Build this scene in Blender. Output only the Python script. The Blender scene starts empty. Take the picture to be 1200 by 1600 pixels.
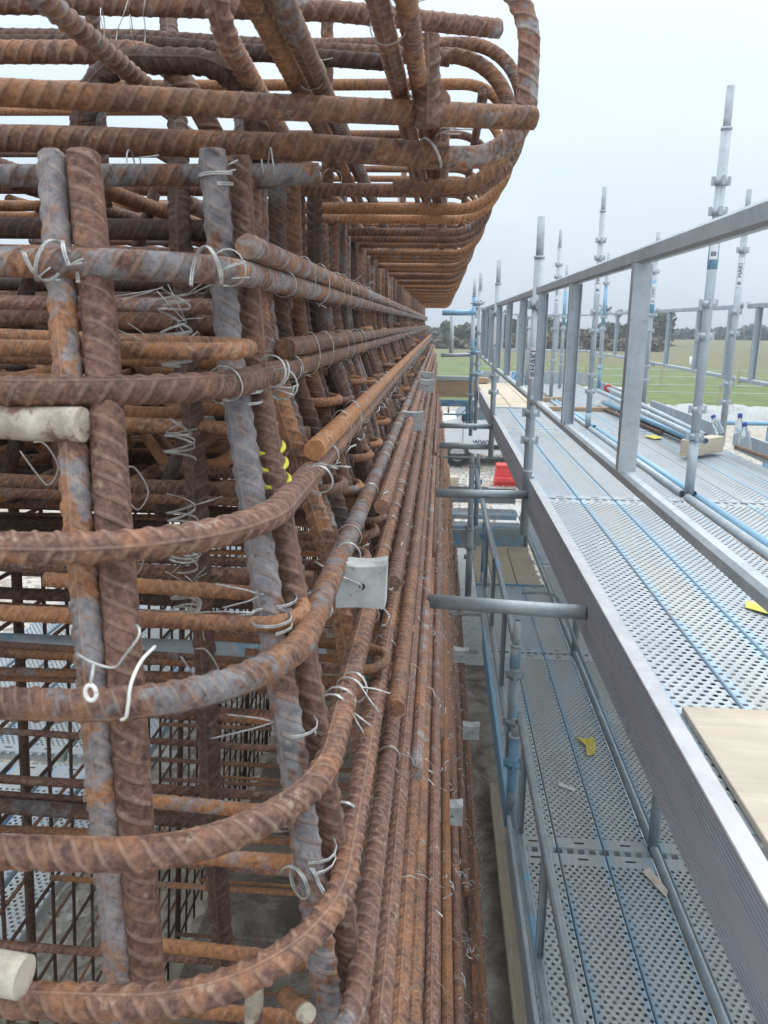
import bpy, math, random
import numpy as np
from mathutils import Vector, Matrix
R = math.radians
rnd = random.Random(7)
S = bpy.context.scene
COL = S.collection

# ---------------------------------------------------------------- camera
PITCH, YAW, ROLL = R(13.4), R(3.9), R(.7)
F = Vector((-math.sin(YAW)*math.cos(PITCH), math.cos(YAW)*math.cos(PITCH), -math.sin(PITCH)))
Rt = Vector((math.cos(YAW), math.sin(YAW), 0)); Up = Rt.cross(F)
c_, s_ = math.cos(ROLL), math.sin(ROLL)
R2 = Rt*c_ + Up*s_; U2 = Up*c_ - Rt*s_
cam = bpy.data.cameras.new('camera'); co = bpy.data.objects.new('camera', cam); COL.objects.link(co)
m = Matrix((R2, U2, -F)).transposed().to_4x4(); co.matrix_world = m
cam.sensor_fit = 'VERTICAL'; cam.sensor_height = 32.; cam.lens = 32.*1240/1600
cam.clip_start = .02; cam.clip_end = 3000
cam.dof.use_dof = True; cam.dof.focus_distance = 2.4; cam.dof.aperture_fstop = 5.6
cam.dof.aperture_fstop = 12
S.camera = co
# ---------------------------------------------------------------- world, sun, exposure
SUN_EL, SUN_AZ = R(52), R(35)
w = bpy.data.worlds.new('World'); S.world = w; w.use_nodes = True
nt = w.node_tree; nt.nodes.clear()
def wn(t, **k):
    n = nt.nodes.new(t)
    for a, b in k.items(): setattr(n, a, b)
    return n
out = wn('ShaderNodeOutputWorld'); bg = wn('ShaderNodeBackground'); nt.links.new(bg.outputs[0], out.inputs[0])
sky = wn('ShaderNodeTexSky', sky_type='NISHITA', sun_disc=False, sun_elevation=SUN_EL, sun_rotation=SUN_AZ)
sky.air_density = 1.2; sky.dust_density = 3
tc = wn('ShaderNodeTexCoord'); sep = wn('ShaderNodeSeparateXYZ'); nt.links.new(tc.outputs['Generated'], sep.inputs[0])
ramp = wn('ShaderNodeValToRGB'); nt.links.new(sep.outputs[2], ramp.inputs[0])
e = ramp.color_ramp.elements
e[0].position = 0; e[0].color = (5.3, 6.0, 6.8, 1); e[1].position = .16; e[1].color = (6.1, 7.1, 8.1, 1)
for p, cc in ((.35, (7.6, 8.7, 9.6, 1)), (.8, (17, 17.8, 18.4, 1))):
    q = e.new(p); q.color = cc
noi = wn('ShaderNodeTexNoise'); noi.inputs['Scale'].default_value = 3.2; noi.inputs['Detail'].default_value = 4
mp = wn('ShaderNodeMapping'); mp.inputs['Scale'].default_value = (1, 1, 3.2)
nt.links.new(tc.outputs['Generated'], mp.inputs[0]); nt.links.new(mp.outputs[0], noi.inputs['Vector'])
mr = wn('ShaderNodeMapRange'); mr.inputs[1].default_value = .3; mr.inputs[2].default_value = .7; mr.inputs[3].default_value = .95; mr.inputs[4].default_value = 1.05
nt.links.new(noi.outputs[0], mr.inputs[0])
vm = wn('ShaderNodeVectorMath', operation='SCALE'); nt.links.new(ramp.outputs[0], vm.inputs[0]); nt.links.new(mr.outputs[0], vm.inputs['Scale'])
mx = wn('ShaderNodeMixRGB'); mx.inputs[0].default_value = .12
nt.links.new(vm.outputs[0], mx.inputs[1]); nt.links.new(sky.outputs[0], mx.inputs[2])
nt.links.new(mx.outputs[0], bg.inputs[0]); bg.inputs[1].default_value = .118
sl = bpy.data.lights.new('sun', 'SUN'); so = bpy.data.objects.new('sun', sl); COL.objects.link(so)
sl.energy = 1.0; sl.angle = R(14); sl.color = (1, .97, .92)
sd = Vector((math.sin(SUN_AZ)*math.cos(SUN_EL), math.cos(SUN_AZ)*math.cos(SUN_EL), math.sin(SUN_EL)))
so.rotation_euler = sd.to_track_quat('Z', 'Y').to_euler()
S.view_settings.view_transform = 'Standard'; S.view_settings.look = 'None'
S.view_settings.exposure = .2; S.view_settings.gamma = 1
S.cycles.transparent_max_bounces = 12; S.cycles.max_bounces = 6

# ---------------------------------------------------------------- materials
class NT:
    def __init__(s, name):
        s.m = bpy.data.materials.new(name); s.m.use_nodes = True; s.t = s.m.node_tree
        s.b = s.t.nodes['Principled BSDF']; s.o = s.t.nodes['Material Output']
        s.tc = s.n('ShaderNodeTexCoord')
    def n(s, t, **k):
        n = s.t.nodes.new(t)
        for a, b in k.items(): setattr(n, a, b)
        return n
    def l(s, a, b): s.t.links.new(a, b)
    def set(s, sock, v):
        if hasattr(v, 'is_output') or hasattr(v, 'links'): s.l(v, sock)
        else: sock.default_value = v
    def math(s, op, a, b=0., c=None):
        n = s.n('ShaderNodeMath', operation=op); s.set(n.inputs[0], a); s.set(n.inputs[1], b)
        if c is not None: s.set(n.inputs[2], c)
        return n.outputs[0]
    def noise(s, scale, detail=4, rough=.6, vec=None, sc=(1, 1, 1), dist=0):
        mp = s.n('ShaderNodeMapping'); mp.inputs['Scale'].default_value = sc
        s.l(vec if vec else s.tc.outputs['Object'], mp.inputs[0])
        n = s.n('ShaderNodeTexNoise'); n.inputs['Scale'].default_value = scale; n.inputs['Detail'].default_value = detail
        n.inputs['Roughness'].default_value = rough; n.inputs['Distortion'].default_value = dist
        s.l(mp.outputs[0], n.inputs['Vector']); return n.outputs[0]
    def step(s, v, a, b, c=0., d=1.):
        n = s.n('ShaderNodeMapRange'); n.clamp = True
        s.set(n.inputs[0], v); n.inputs[1].default_value = a; n.inputs[2].default_value = b
        n.inputs[3].default_value = c; n.inputs[4].default_value = d; return n.outputs[0]
    def mix(s, f, a, b, bt='MIX'):
        n = s.n('ShaderNodeMixRGB', blend_type=bt); s.set(n.inputs[0], f)
        s.set(n.inputs[1], (*a, 1) if isinstance(a, tuple) else a); s.set(n.inputs[2], (*b, 1) if isinstance(b, tuple) else b)
        return n.outputs[0]
    def bump(s, h, st=.3, d=.002, nrm=None):
        n = s.n('ShaderNodeBump'); n.inputs['Strength'].default_value = st; n.inputs['Distance'].default_value = d
        s.l(h, n.inputs['Height'])
        if nrm: s.l(nrm, n.inputs['Normal'])
        s.l(n.outputs[0], s.b.inputs['Normal']); return n.outputs[0]
    def fin(s, col, rough=.7, metal=0.):
        s.set(s.b.inputs['Base Color'], (*col, 1) if isinstance(col, tuple) else col)
        s.set(s.b.inputs['Roughness'], rough); s.set(s.b.inputs['Metallic'], metal); return s.m

def m_rust(name, tone=0., pitch=.022, bumpd=.002, mill_=-.035, dark=1.):
    """deformed bar steel: rib pattern runs along UV (u round the bar, v in metres)."""
    s = NT(name); uv = s.n('ShaderNodeUVMap'); uv.uv_map = 'rib'
    sp = s.n('ShaderNodeSeparateXYZ'); s.l(uv.outputs[0], sp.inputs[0])
    u, v = sp.outputs[0], sp.outputs[1]
    half = s.math('GREATER_THAN', u, .5)
    sg = s.math('MULTIPLY_ADD', half, -2., 1.)
    ph = s.math('ADD', s.math('DIVIDE', v, pitch), s.math('MULTIPLY', s.math('MULTIPLY', u, sg), 2.6))
    cs = s.math('COSINE', s.math('MULTIPLY', ph, 2*math.pi))
    rib = s.step(cs, .45, .9)
    cres = s.math('ABSOLUTE', s.math('SINE', s.math('MULTIPLY', u, 2*math.pi)))
    rib = s.math('MULTIPLY', rib, s.step(cres, .0, .45))
    lon = s.step(cres, .16, .05)
    rib = s.math('MAXIMUM', rib, lon)
    oi = s.n('ShaderNodeObjectInfo').outputs['Random']
    rv = s.n('ShaderNodeVectorMath', operation='ADD'); s.l(s.tc.outputs['Object'], rv.inputs[0])
    cmb = s.n('ShaderNodeCombineXYZ'); s.l(s.math('MULTIPLY', oi, 9.), cmb.inputs[0]); s.l(s.math('MULTIPLY', oi, 5.), cmb.inputs[1])
    s.l(cmb.outputs[0], rv.inputs[1]); V = rv.outputs[0]
    a = s.noise(7, 5, .65, V); b = s.noise(38, 5, .7, V); c = s.noise(16, 4, .7, V, dist=.6); d = s.noise(140, 3, .6, V)
    lo = s.noise(2.2, 3, .5, V)
    brown = s.mix(s.step(s.math('ADD', s.math('MULTIPLY', b, .5), s.math('MULTIPLY', d, .5)), .38, .62), (.080, .038, .030), (.26, .14, .10))
    orange = s.mix(s.step(d, .3, .7), (.25, .10, .04), (.42, .205, .09))
    f1 = s.math('ADD', s.math('MULTIPLY', a, .6), s.math('MULTIPLY', b, .4))
    f1 = s.math('ADD', f1, s.math('MULTIPLY', s.math('SUBTRACT', oi, .5), .16))
    col = s.mix(s.step(f1, .53-tone*.22, .70-tone*.22), brown, orange)
    mill = s.mix(s.step(b, .35, .65), (.12, .12, .135), (.28, .285, .305))
    f2 = s.math('ADD', s.math('MULTIPLY', c, .7), s.math('MULTIPLY', lo, .3))
    f2 = s.math('ADD', f2, s.math('MULTIPLY', s.math('SUBTRACT', s.math('FRACT', s.math('MULTIPLY', oi, 7.3)), .5), .22))
    col = s.mix(s.math('MULTIPLY', s.step(f2, .56-mill_, .62-mill_), .85), col, mill)
    dust = s.step(s.math('ADD', s.math('MULTIPLY', c, .5), s.math('MULTIPLY', d, .5)), .57, .66)
    col = s.mix(s.math('MULTIPLY', dust, .5), col, (.42, .36, .28))
    pit = s.noise(90, 4, .75, V); col = s.mix(s.math('MULTIPLY', s.step(pit, .56, .66), .55), col, (.055, .03, .026))
    col = s.mix(s.math('MULTIPLY', rib, .25), col, (.42, .29, .21))
    tint = s.n('ShaderNodeAttribute'); tint.attribute_type = 'OBJECT'; tint.attribute_name = 'tint'
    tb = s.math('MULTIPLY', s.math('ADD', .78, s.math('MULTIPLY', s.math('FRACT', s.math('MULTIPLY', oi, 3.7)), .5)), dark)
    n = s.n('ShaderNodeVectorMath', operation='SCALE'); s.l(col, n.inputs[0]); s.l(tb, n.inputs['Scale'])
    h = s.math('ADD', s.math('MULTIPLY', rib, 1.), s.math('ADD', s.math('MULTIPLY', b, .28), s.math('MULTIPLY', d, .14)))
    s.bump(h, .75, bumpd*.8)
    return s.fin(n.outputs[0], s.step(b, .3, .7, .62, .9), .05)
def m_simple(name, c1, c2, scale=20, rough=.6, metal=0., bump=.2, dist=.001, c3=None, sc=(1, 1, 1)):
    s = NT(name); a = s.noise(scale, 5, .65, sc=sc); b = s.noise(scale*6, 3)
    col = s.mix(s.step(a, .35, .65), c1, c2)
    if c3: col = s.mix(s.step(s.noise(scale*.4, 5, .7, dist=.5), .53, .60), col, c3)
    s.bump(s.math('ADD', a, s.math('MULTIPLY', b, .5)), bump, dist)
    return s.fin(col, rough, metal)
def m_galv(name, blue=0., dark=1.):
    s = NT(name)
    oi = s.n('ShaderNodeObjectInfo').outputs['Random']
    vo = s.n('ShaderNodeTexVoronoi'); vo.inputs['Scale'].default_value = 60; s.l(s.tc.outputs['Object'], vo.inputs['Vector'])
    a = s.noise(9, 5, .7, sc=(1, 1, .4)); b = s.noise(50, 4, .7); c = s.noise(3.5, 4, .65, dist=.4)
    k = dark
    col = s.mix(s.step(a, .3, .7), (.32*k, .38*k, .42*k), (.50*k, .56*k, .60*k))
    col = s.mix(s.math('MULTIPLY', vo.outputs['Distance'], .2), col, (.62*k, .67*k, .70*k))
    col = s.mix(s.math('MULTIPLY', s.step(b, .6, .7), .5), col, (.22, .24, .25))
    bl = s.mix(s.step(b, .3, .7), (.15, .36, .54), (.28, .51, .68))
    f = s.math('ADD', c, s.math('MULTIPLY', s.math('SUBTRACT', oi, .5), .18))
    col = s.mix(s.math('MULTIPLY', s.step(f, .60-blue, .64-blue), .85), col, bl)
    s.bump(s.math('ADD', a, s.math('MULTIPLY', b, .4)), .25, .001)
    return s.fin(col, s.step(b, .3, .7, .38, .62), .35)
def m_plank(name, w, L, ncol, pitch, r, tone=(.50, .55, .56), edge=.0, worn=.2, dirt=(.36, .34, .28)):
    """punched steel plank: object space x across (0..w), y along, holes really open."""
    s = NT(name); sp = s.n('ShaderNodeSeparateXYZ'); s.l(s.tc.outputs['Object'], sp.inputs[0])
    x, y, z = sp.outputs
    px = pitch/2
    m0 = (w-(ncol-1)*px)/2
    ix = s.math('DIVIDE', s.math('SUBTRACT', x, m0), px)
    ci = s.math('ROUND', ix)
    dx = s.math('MULTIPLY', s.math('SUBTRACT', ix, ci), px)
    odd = s.math('MODULO', s.math('ABSOLUTE', ci), 2.)
    pitch = pitch*1.4
    iy = s.math('ADD', s.math('DIVIDE', y, pitch), s.math('MULTIPLY', odd, .5))
    dy = s.math('MULTIPLY', s.math('SUBTRACT', iy, s.math('ROUND', iy)), pitch)
    d = s.math('SQRT', s.math('ADD', s.math('MULTIPLY', dx, dx), s.math('MULTIPLY', dy, dy)))
    ok = s.math('MULTIPLY', s.math('GREATER_THAN', ci, -.5), s.math('LESS_THAN', ci, ncol-.5))
    ok = s.math('MULTIPLY', ok, s.math('MULTIPLY', s.math('GREATER_THAN', y, .09), s.math('LESS_THAN', y, L-.09)))
    ok = s.math('MULTIPLY', ok, s.math('GREATER_THAN', z, -.004))
    hole = s.math('MULTIPLY', ok, s.math('LESS_THAN', d, r))
    rim = s.math('MULTIPLY', ok, s.step(d, r, r*1.7, 1, 0))
    oi = s.n('ShaderNodeObjectInfo').outputs['Random']
    W = s.n('ShaderNodeNewGeometry').outputs['Position']
    a = s.noise(4, 5, .7, W, (2, .5, 1)); b = s.noise(45, 4, .7, W); c = s.noise(2.3, 5, .7, W, (3, .6, 1), .6)
    t = tone; k = .8
    col = s.mix(s.step(a, .3, .7), t, (t[0]*k, t[1]*k*1.01, t[2]*k*1.05))
    col = s.mix(s.math('MULTIPLY', s.step(s.math('ADD', c, s.math('MULTIPLY', s.math('SUBTRACT', oi, .5), .2)), .48, .72), worn+.45), col, dirt)
    col = s.mix(s.math('MULTIPLY', s.step(b, .58, .7), .35), col, (.3, .3, .29))
    ex = s.math('ABSOLUTE', s.math('SUBTRACT', x, w/2))
    ef = s.math('MULTIPLY', s.step(ex, w/2-.035, w/2-.022), s.step(s.math('ADD', c, s.math('MULTIPLY', oi, .25)), .62-edge, .66-edge))
    col = s.mix(s.math('MULTIPLY', ef, .6), col, (.30, .50, .68))
    col = s.mix(s.math('MULTIPLY', rim, .35), col, (.58, .62, .64))
    s.bump(s.math('ADD', rim, s.math('MULTIPLY', b, .15)), .6, .0025)
    s.fin(col, s.step(a, .3, .7, .42, .65), .25)
    tr = s.n('ShaderNodeBsdfTransparent'); mxs = s.n('ShaderNodeMixShader')
    s.l(hole, mxs.inputs[0]); s.l(s.b.outputs[0], mxs.inputs[1]); s.l(tr.outputs[0], mxs.inputs[2]); s.l(mxs.outputs[0], s.o.inputs[0])
    return s.m
def m_groove(name):
    s = NT(name); a = s.noise(5, 5, .7, sc=(1, .35, 3)); b = s.noise(60, 3)
    c = s.noise(1.3, 4, .6, dist=.5)
    col = s.mix(s.step(a, .3, .7), (.32, .35, .41), (.44, .47, .53))
    col = s.mix(s.math('MULTIPLY', s.step(c, .62, .66), .7), col, (.14, .34, .56))
    s.bump(s.math('ADD', a, b), .12, .001)
    return s.fin(col, .45, .12)
def m_wood(name, c1, c2, along='Y', sc=9):
    s = NT(name); v = {'Y': (6, .5, 6), 'X': (.5, 6, 6), 'Z': (6, 6, .5)}[along]
    g = s.noise(sc, 6, .65, sc=v, dist=.8); b = s.noise(40, 3); k = s.noise(2.5, 4, .6, dist=.3)
    col = s.mix(s.step(g, .3, .7), c1, c2)
    col = s.mix(s.math('MULTIPLY', s.step(k, .5, .7), .45), col, (c1[0]*.55, c1[1]*.55, c1[2]*.55))
    s.bump(s.math('ADD', g, s.math('MULTIPLY', b, .3)), .3, .002)
    return s.fin(col, .8)
M = {}
M['rust'] = m_rust('bar_rust', 0.); M['rust_o'] = m_rust('bar_orange_rust', .75, .012, .0014)
M['rust_d'] = m_rust('bar_shaded_rust', -.25, .02, dark=.4); M['rust_far'] = m_rust('bar_rust_small', .3, .013, .0012, dark=.85)  # colours scaled down to paint the cage's inner shade into these bars
M['rust_b'] = m_rust('bar_blue_scale', .1, .022, mill_=.03); M['rust_s'] = m_rust('bar_steel_scale', .3, .024, mill_=.055)
M['wire'] = m_simple('tie_wire_steel', (.34, .35, .35), (.66, .66, .64), 60, .38, .55, .05)
M['wire_d'] = m_simple('tie_wire_dull', (.30, .29, .27), (.48, .47, .44), 60, .5, .3, .05)
M['plastic'] = m_simple('white_plastic', (.8, .8, .78), (.86, .86, .84), 40, .4)
M['conc'] = m_simple('block_concrete', (.36, .38, .38), (.50, .52, .52), 30, .9, 0, .5, .002, (.30, .31, .31))
M['dust_end'] = m_simple('cement_smear', (.36, .31, .24), (.60, .55, .44), 34, .9, 0, .7, .003, (.20, .115, .085))
M['galv'] = m_galv('galvanised_tube', -.2); M['galv_b'] = m_galv('galvanised_blue_paint', .03); M['galv_bb'] = m_galv('blue_painted_tube', .32)
M['galv_d'] = m_galv('galvanised_weathered', -.06, .8)
M['blue'] = m_simple('blue_paint', (.12, .25, .37), (.20, .37, .50), 14, .5, 0, .2, .001, (.34, .38, .40))
M['alu'] = m_groove('grooved_aluminium')
M['alu_w'] = m_simple('pale_aluminium_lip', (.40, .41, .43), (.50, .51, .53), 12, .45, .3)
M['ply'] = m_wood('plywood', (.48, .42, .33), (.60, .54, .45), 'X', 4)
M['board'] = m_wood('pale_board', (.50, .43, .33), (.64, .56, .44), 'Y')
M['board_g'] = m_wood('grey_board', (.40, .34, .26), (.54, .47, .37), 'Y')
M['timber'] = m_wood('raw_timber', (.36, .24, .15), (.52, .38, .26), 'X')
M['yellow'] = m_simple('yellow_tape', (.62, .58, .03), (.72, .70, .08), 60, .5)
M['paper_y'] = m_simple('yellow_paper', (.62, .54, .06), (.74, .66, .22), 12, .7)
M['paper_w'] = m_simple('torn_label', (.72, .62, .50), (.82, .80, .74), 18, .7, c3=(.62, .30, .10))
M['white'] = m_simple('white_sticker', (.78, .79, .80), (.83, .84, .85), 60, .5)
M['ink'] = m_simple('dark_ink', (.02, .03, .10), (.03, .04, .14), 60, .5)
M['ink_b'] = m_simple('blue_ink', (.08, .36, .66), (.12, .42, .72), 60, .5)
M['red'] = m_simple('red_plastic', (.60, .05, .05), (.72, .08, .08), 10, .45)
M['van'] = m_simple('white_van_paint', (.70, .73, .76), (.76, .79, .82), 3, .25, 0, .02, .001)
M['tyre'] = m_simple('tyre_rubber', (.06, .06, .06), (.11, .105, .10), 20, .9)
M['blackp'] = m_simple('black_plastic', (.02, .02, .02), (.04, .04, .04), 20, .5)
M['rim'] = m_simple('steel_rim', (.45, .46, .48), (.6, .6, .62), 20, .4, .4)
M['bluecap'] = m_simple('blue_cap', (.03, .06, .30), (.05, .09, .38), 20, .4)
def m_glass():
    s = NT('van_window_glass'); s.b.inputs['Roughness'].default_value = .05
    return s.fin((.22, .30, .36), .12, .6)
M['glass'] = m_glass()
def m_bottle():
    s = NT('clear_bottle_plastic'); s.fin((.82, .88, .92), .1); s.b.inputs['Transmission Weight'].default_value = .85; s.b.inputs['IOR'].default_value = 1.2
    return s.m
M['bottle'] = m_bottle()
def m_ground():
    s = NT('gravel'); vo = s.n('ShaderNodeTexVoronoi'); vo.inputs['Scale'].default_value = 14; s.l(s.tc.outputs['Object'], vo.inputs['Vector'])
    a = s.noise(.7, 5, .6); b = s.noise(22, 4)
    col = s.mix(vo.outputs['Color'], (.30, .27, .23), (.62, .59, .53)); 
    bw = s.n('ShaderNodeRGBToBW'); s.l(vo.outputs['Color'], bw.inputs[0])
    col = s.mix(s.step(bw.outputs[0], .2, .8), (.26, .24, .21), (.60, .57, .52))
    col = s.mix(s.math('MULTIPLY', s.step(a, .45, .6), .6), col, (.40, .33, .25))
    s.bump(s.math('ADD', vo.outputs['Distance'], b), .9, .03)
    return s.fin(col, .9)
def m_field():
    s = NT('field_grass'); sp = s.n('ShaderNodeSeparateXYZ'); s.l(s.tc.outputs['Object'], sp.inputs[0])
    a = s.noise(.05, 5, .6, sc=(.5, 1, 1)); b = s.noise(1.2, 5, .7, sc=(.6, 1, 1)); c = s.noise(8, 4, .7)
    yy = s.math('ADD', sp.outputs[1], s.math('MULTIPLY', s.math('SUBTRACT', a, .5), 60.))
    g = s.mix(s.step(b, .35, .65), (.085, .13, .035), (.16, .21, .06))
    o = s.mix(s.step(b, .35, .65), (.12, .12, .06), (.19, .18, .095))
    col = s.mix(s.step(s.math('ADD', yy, s.math('MULTIPLY', sp.outputs[0], .9)), 72, 100), g, o)
    col = s.mix(s.step(c, .5, .8, 0, .5), col, (.24, .23, .12))
    s.bump(s.math('ADD', b, c), .6, .1)
    return s.fin(col, .9)
def m_slab():
    s = NT('stained_concrete'); a = s.noise(3.2, 6, .7, dist=.4); b = s.noise(30, 4, .7); c = s.noise(.9, 4)
    col = s.mix(s.step(a, .35, .65), (.17, .145, .12), (.36, .33, .28))
    col = s.mix(s.math('MULTIPLY', s.step(s.noise(1.9, 6, .75, dist=.6), .48, .58), .75), col, (.10, .075, .06))
    s.bump(s.math('ADD', a, b), .5, .01); return s.fin(col, .85)
M['ground'] = m_ground(); M['field'] = m_field(); M['slab'] = m_slab()
def m_leaf(name, c1, c2):
    s = NT(name); a = s.noise(.35, 3); b = s.noise(3, 3)
    return s.fin(s.mix(s.step(s.math('ADD', s.math('MULTIPLY', a, .5), s.math('MULTIPLY', b, .5)), .35, .65), c1, c2), .8)
M['leaf'] = m_leaf('hedge_leaves', (.075, .09, .06), (.12, .135, .09)); M['leaf_far'] = m_leaf('far_tree_leaves', (.08, .10, .10), (.11, .13, .13))
M['leaf_brown'] = m_leaf('bramble_leaves', (.15, .125, .10), (.22, .19, .145))
M['bark'] = m_simple('bark', (.07, .055, .045), (.12, .10, .08), 6, .9)

# ---------------------------------------------------------------- mesh builder
class MB:
    def __init__(s): s.v = []; s.f = []; s.uv = []; s.n = 0; s.smooth = []
    def add(s, v, f, uv=None, smooth=False):
        v = np.asarray(v, float); f = [np.asarray(q) for q in f]
        s.v.append(v); s.f += [q+s.n for q in f]; s.n += len(v)
        s.uv.append(np.asarray(uv, float) if uv is not None else np.zeros((sum(len(q) for q in f), 2)))
        s.smooth += [smooth]*len(f); return s
    def box(s, c, d, rot=None, bev=0.):
        x, y, z = d[0]/2, d[1]/2, d[2]/2
        if bev <= 0:
            v = np.array([(i*x, j*y, k*z) for i in (-1, 1) for j in (-1, 1) for k in (-1, 1)])
            f = [(0, 1, 3, 2), (4, 6, 7, 5), (0, 4, 5, 1), (2, 3, 7, 6), (0, 2, 6, 4), (1, 5, 7, 3)]
        else:
            b = bev; P = []; 
            ring = [(x-b, -y), (x, -y+b), (x, y-b), (x-b, y), (-x+b, y), (-x, y-b), (-x, -y+b), (-x+b, -y)]
            ins = [(px*(x-b)/x, py*(y-b)/y) for px, py in ring]
            for zz, rg in ((-z, ins), (-z+b, ring), (z-b, ring), (z, ins)): P += [(px, py, zz) for px, py in rg]
            v = np.array(P); f = [tuple(range(7, -1, -1)), tuple(range(24, 32))]
            for k in range(3): f += [(k*8+i, k*8+(i+1) % 8, k*8+8+(i+1) % 8, k*8+8+i) for i in range(8)]
        if rot is not None: v = v @ np.array(rot.to_3x3()).T
        return s.add(v+np.array(c), f)
    def sweep(s, pts, r, seg=10, step=None, rib=0., pitch=.022, cap=True, wall=0., rough=0., phase=0., ribfar=None):
        """tube along a smooth point list; step(dist)->ring spacing; rib = real rib height."""
        P = np.asarray(pts, float)
        d = np.linalg.norm(np.diff(P, axis=0), axis=1); L = np.concatenate(([0], np.cumsum(d)))
        if step is not None:
            q = [0.]; 
            while q[-1] < L[-1]:
                p = np.array([np.interp(q[-1], L, P[:, k]) for k in range(3)])
                q.append(q[-1]+step(np.linalg.norm(p)))
            q = np.array(q); q = q*(L[-1]/q[-1]) if len(q) < 3 else np.append(q[:-1], L[-1])
            if len(q) > 2 and q[-1]-q[-2] < 1e-5: q = np.delete(q, -2)
            C = np.stack([np.interp(q, L, P[:, k]) for k in range(3)], 1)
        else: q = L; C = P
        T = np.gradient(C, axis=0); T /= np.linalg.norm(T, axis=1)[:, None]+1e-12
        ref = np.array((0, 0, 1.)) if abs(T[0][2]) < .8 else np.array((0, 1., 0))
        A = np.zeros_like(C); a = ref-T[0]*(ref@T[0]); a /= np.linalg.norm(a)
        for i in range(len(C)):
            a = a-T[i]*(a@T[i]); a /= np.linalg.norm(a)+1e-12; A[i] = a
        B = np.cross(T, A)
        u = np.arange(seg)/seg; th = (u*2*math.pi)+phase
        rr = np.full((len(C), seg), float(r))
        if rib > 0:
            sg = np.where(u > .5, -1, 1)
            ph = q[:, None]/pitch+(u*sg*2.6)[None, :]
            cs = np.clip((np.cos(ph*2*math.pi)-.45)/.45, 0, 1); cs = cs*cs*(3-2*cs)
            cre = np.abs(np.sin(u*2*math.pi))
            k = cs*np.clip(cre/.45, 0, 1)[None, :]; k = np.maximum(k, (np.clip((.3-cre)/.25, 0, 1)*.7)[None, :])
            dd = np.linalg.norm(C, axis=1); fade = np.clip((2.6-dd)/.6, 0, 1)[:, None]
            rr = rr+(k*rib-rib*.35)*fade*.7
        V = C[:, None, :]+rr[:, :, None]*(np.cos(th)[None, :, None]*A[:, None, :]+np.sin(th)[None, :, None]*B[:, None, :])
        n = len(C); V = V.reshape(-1, 3)
        i, j = np.meshgrid(np.arange(n-1), np.arange(seg), indexing='ij'); j2 = (j+1) % seg
        Fq = np.stack([i*seg+j, i*seg+j2, (i+1)*seg+j2, (i+1)*seg+j], -1).reshape(-1, 4)
        uu = np.stack([u[j], u[j]+1/seg, u[j]+1/seg, u[j]], -1); vv = np.stack([q[i], q[i], q[i+1], q[i+1]], -1)
        UV = np.stack([uu, vv], -1).reshape(-1, 2)
        f = list(Fq); sm = [True]*len(f)
        if cap:
            if wall > 0:
                inn = []
                for e_ in (0, n-1):
                    for dpt in (0, .04):
                        sgn = 1 if e_ == 0 else -1
                        inn.append(C[e_]+T[e_]*sgn*dpt+(r-wall)*(np.cos(th)[:, None]*A[e_]+np.sin(th)[:, None]*B[e_]))
                b0 = len(V); V = np.concatenate([V]+inn)
                jj = np.arange(seg); j2 = (jj+1) % seg; o2 = (n-1)*seg
                ex = [np.stack([jj, b0+jj, b0+j2, j2], 1), np.stack([b0+jj, b0+seg+jj, b0+seg+j2, b0+j2], 1),
                      np.stack([o2+jj, o2+j2, b0+2*seg+j2, b0+2*seg+jj], 1), np.stack([b0+2*seg+jj, b0+2*seg+j2, b0+3*seg+j2, b0+3*seg+jj], 1)]
                for E_ in ex: f += list(E_)
                f += [b0+seg+jj[::-1], b0+3*seg+jj]
                tot = sum(len(q_) for q_ in f)-len(UV)
            else:
                f += [np.arange(seg)[::-1], (n-1)*seg+np.arange(seg)]; tot = 2*seg
            UV = np.concatenate([UV, np.full((tot, 2), (.1, .0137))])
        s.add(V, f, UV, True); 
        if cap:
            for k in range(len(f)-len(Fq)): s.smooth[-1-k] = False
        return s
    def tube(s, a, b, r, seg=12, **k): return s.sweep([a, b], r, seg, **k)
    def build(s, name, mat, parent=None, label=None, origin=(0, 0, 0)):
        me = bpy.data.meshes.new(name); V = np.concatenate(s.v)-np.array(origin)
        ln = np.array([len(q) for q in s.f]); idx = np.concatenate(s.f)
        me.vertices.add(len(V)); me.vertices.foreach_set('co', V.ravel())
        me.loops.add(len(idx)); me.loops.foreach_set('vertex_index', idx.astype(np.int32))
        me.polygons.add(len(ln)); st = np.concatenate(([0], np.cumsum(ln)[:-1]))
        me.polygons.foreach_set('loop_start', st.astype(np.int32)); me.polygons.foreach_set('loop_total', ln.astype(np.int32))
        me.polygons.foreach_set('use_smooth', np.array(s.smooth, bool))
        uvl = me.uv_layers.new(name='rib'); uvl.data.foreach_set('uv', np.concatenate(s.uv).ravel())
        me.update(calc_edges=True); me.validate()
        me.materials.append(M[mat] if isinstance(mat, str) else mat)
        o = bpy.data.objects.new(name, me); COL.objects.link(o); o.location = origin
        if parent is not None:
            o.parent = parent; o.location = Vector(origin)-parent.matrix_world.translation if parent.type == 'EMPTY' else Vector(origin)-parent.location
        if label: o['label'] = label
        return o
def tag(o, label=None, cat=None, group=None, kind=None):
    for k, v in (('label', label), ('category', cat), ('group', group), ('kind', kind)):
        if v: o[k] = v
    return o
def empty(name, loc=(0, 0, 0), **k):
    o = bpy.data.objects.new(name, None); COL.objects.link(o); o.location = loc; o.empty_display_size = .1
    o.matrix_world = Matrix.Translation(loc); return tag(o, **k)
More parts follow.
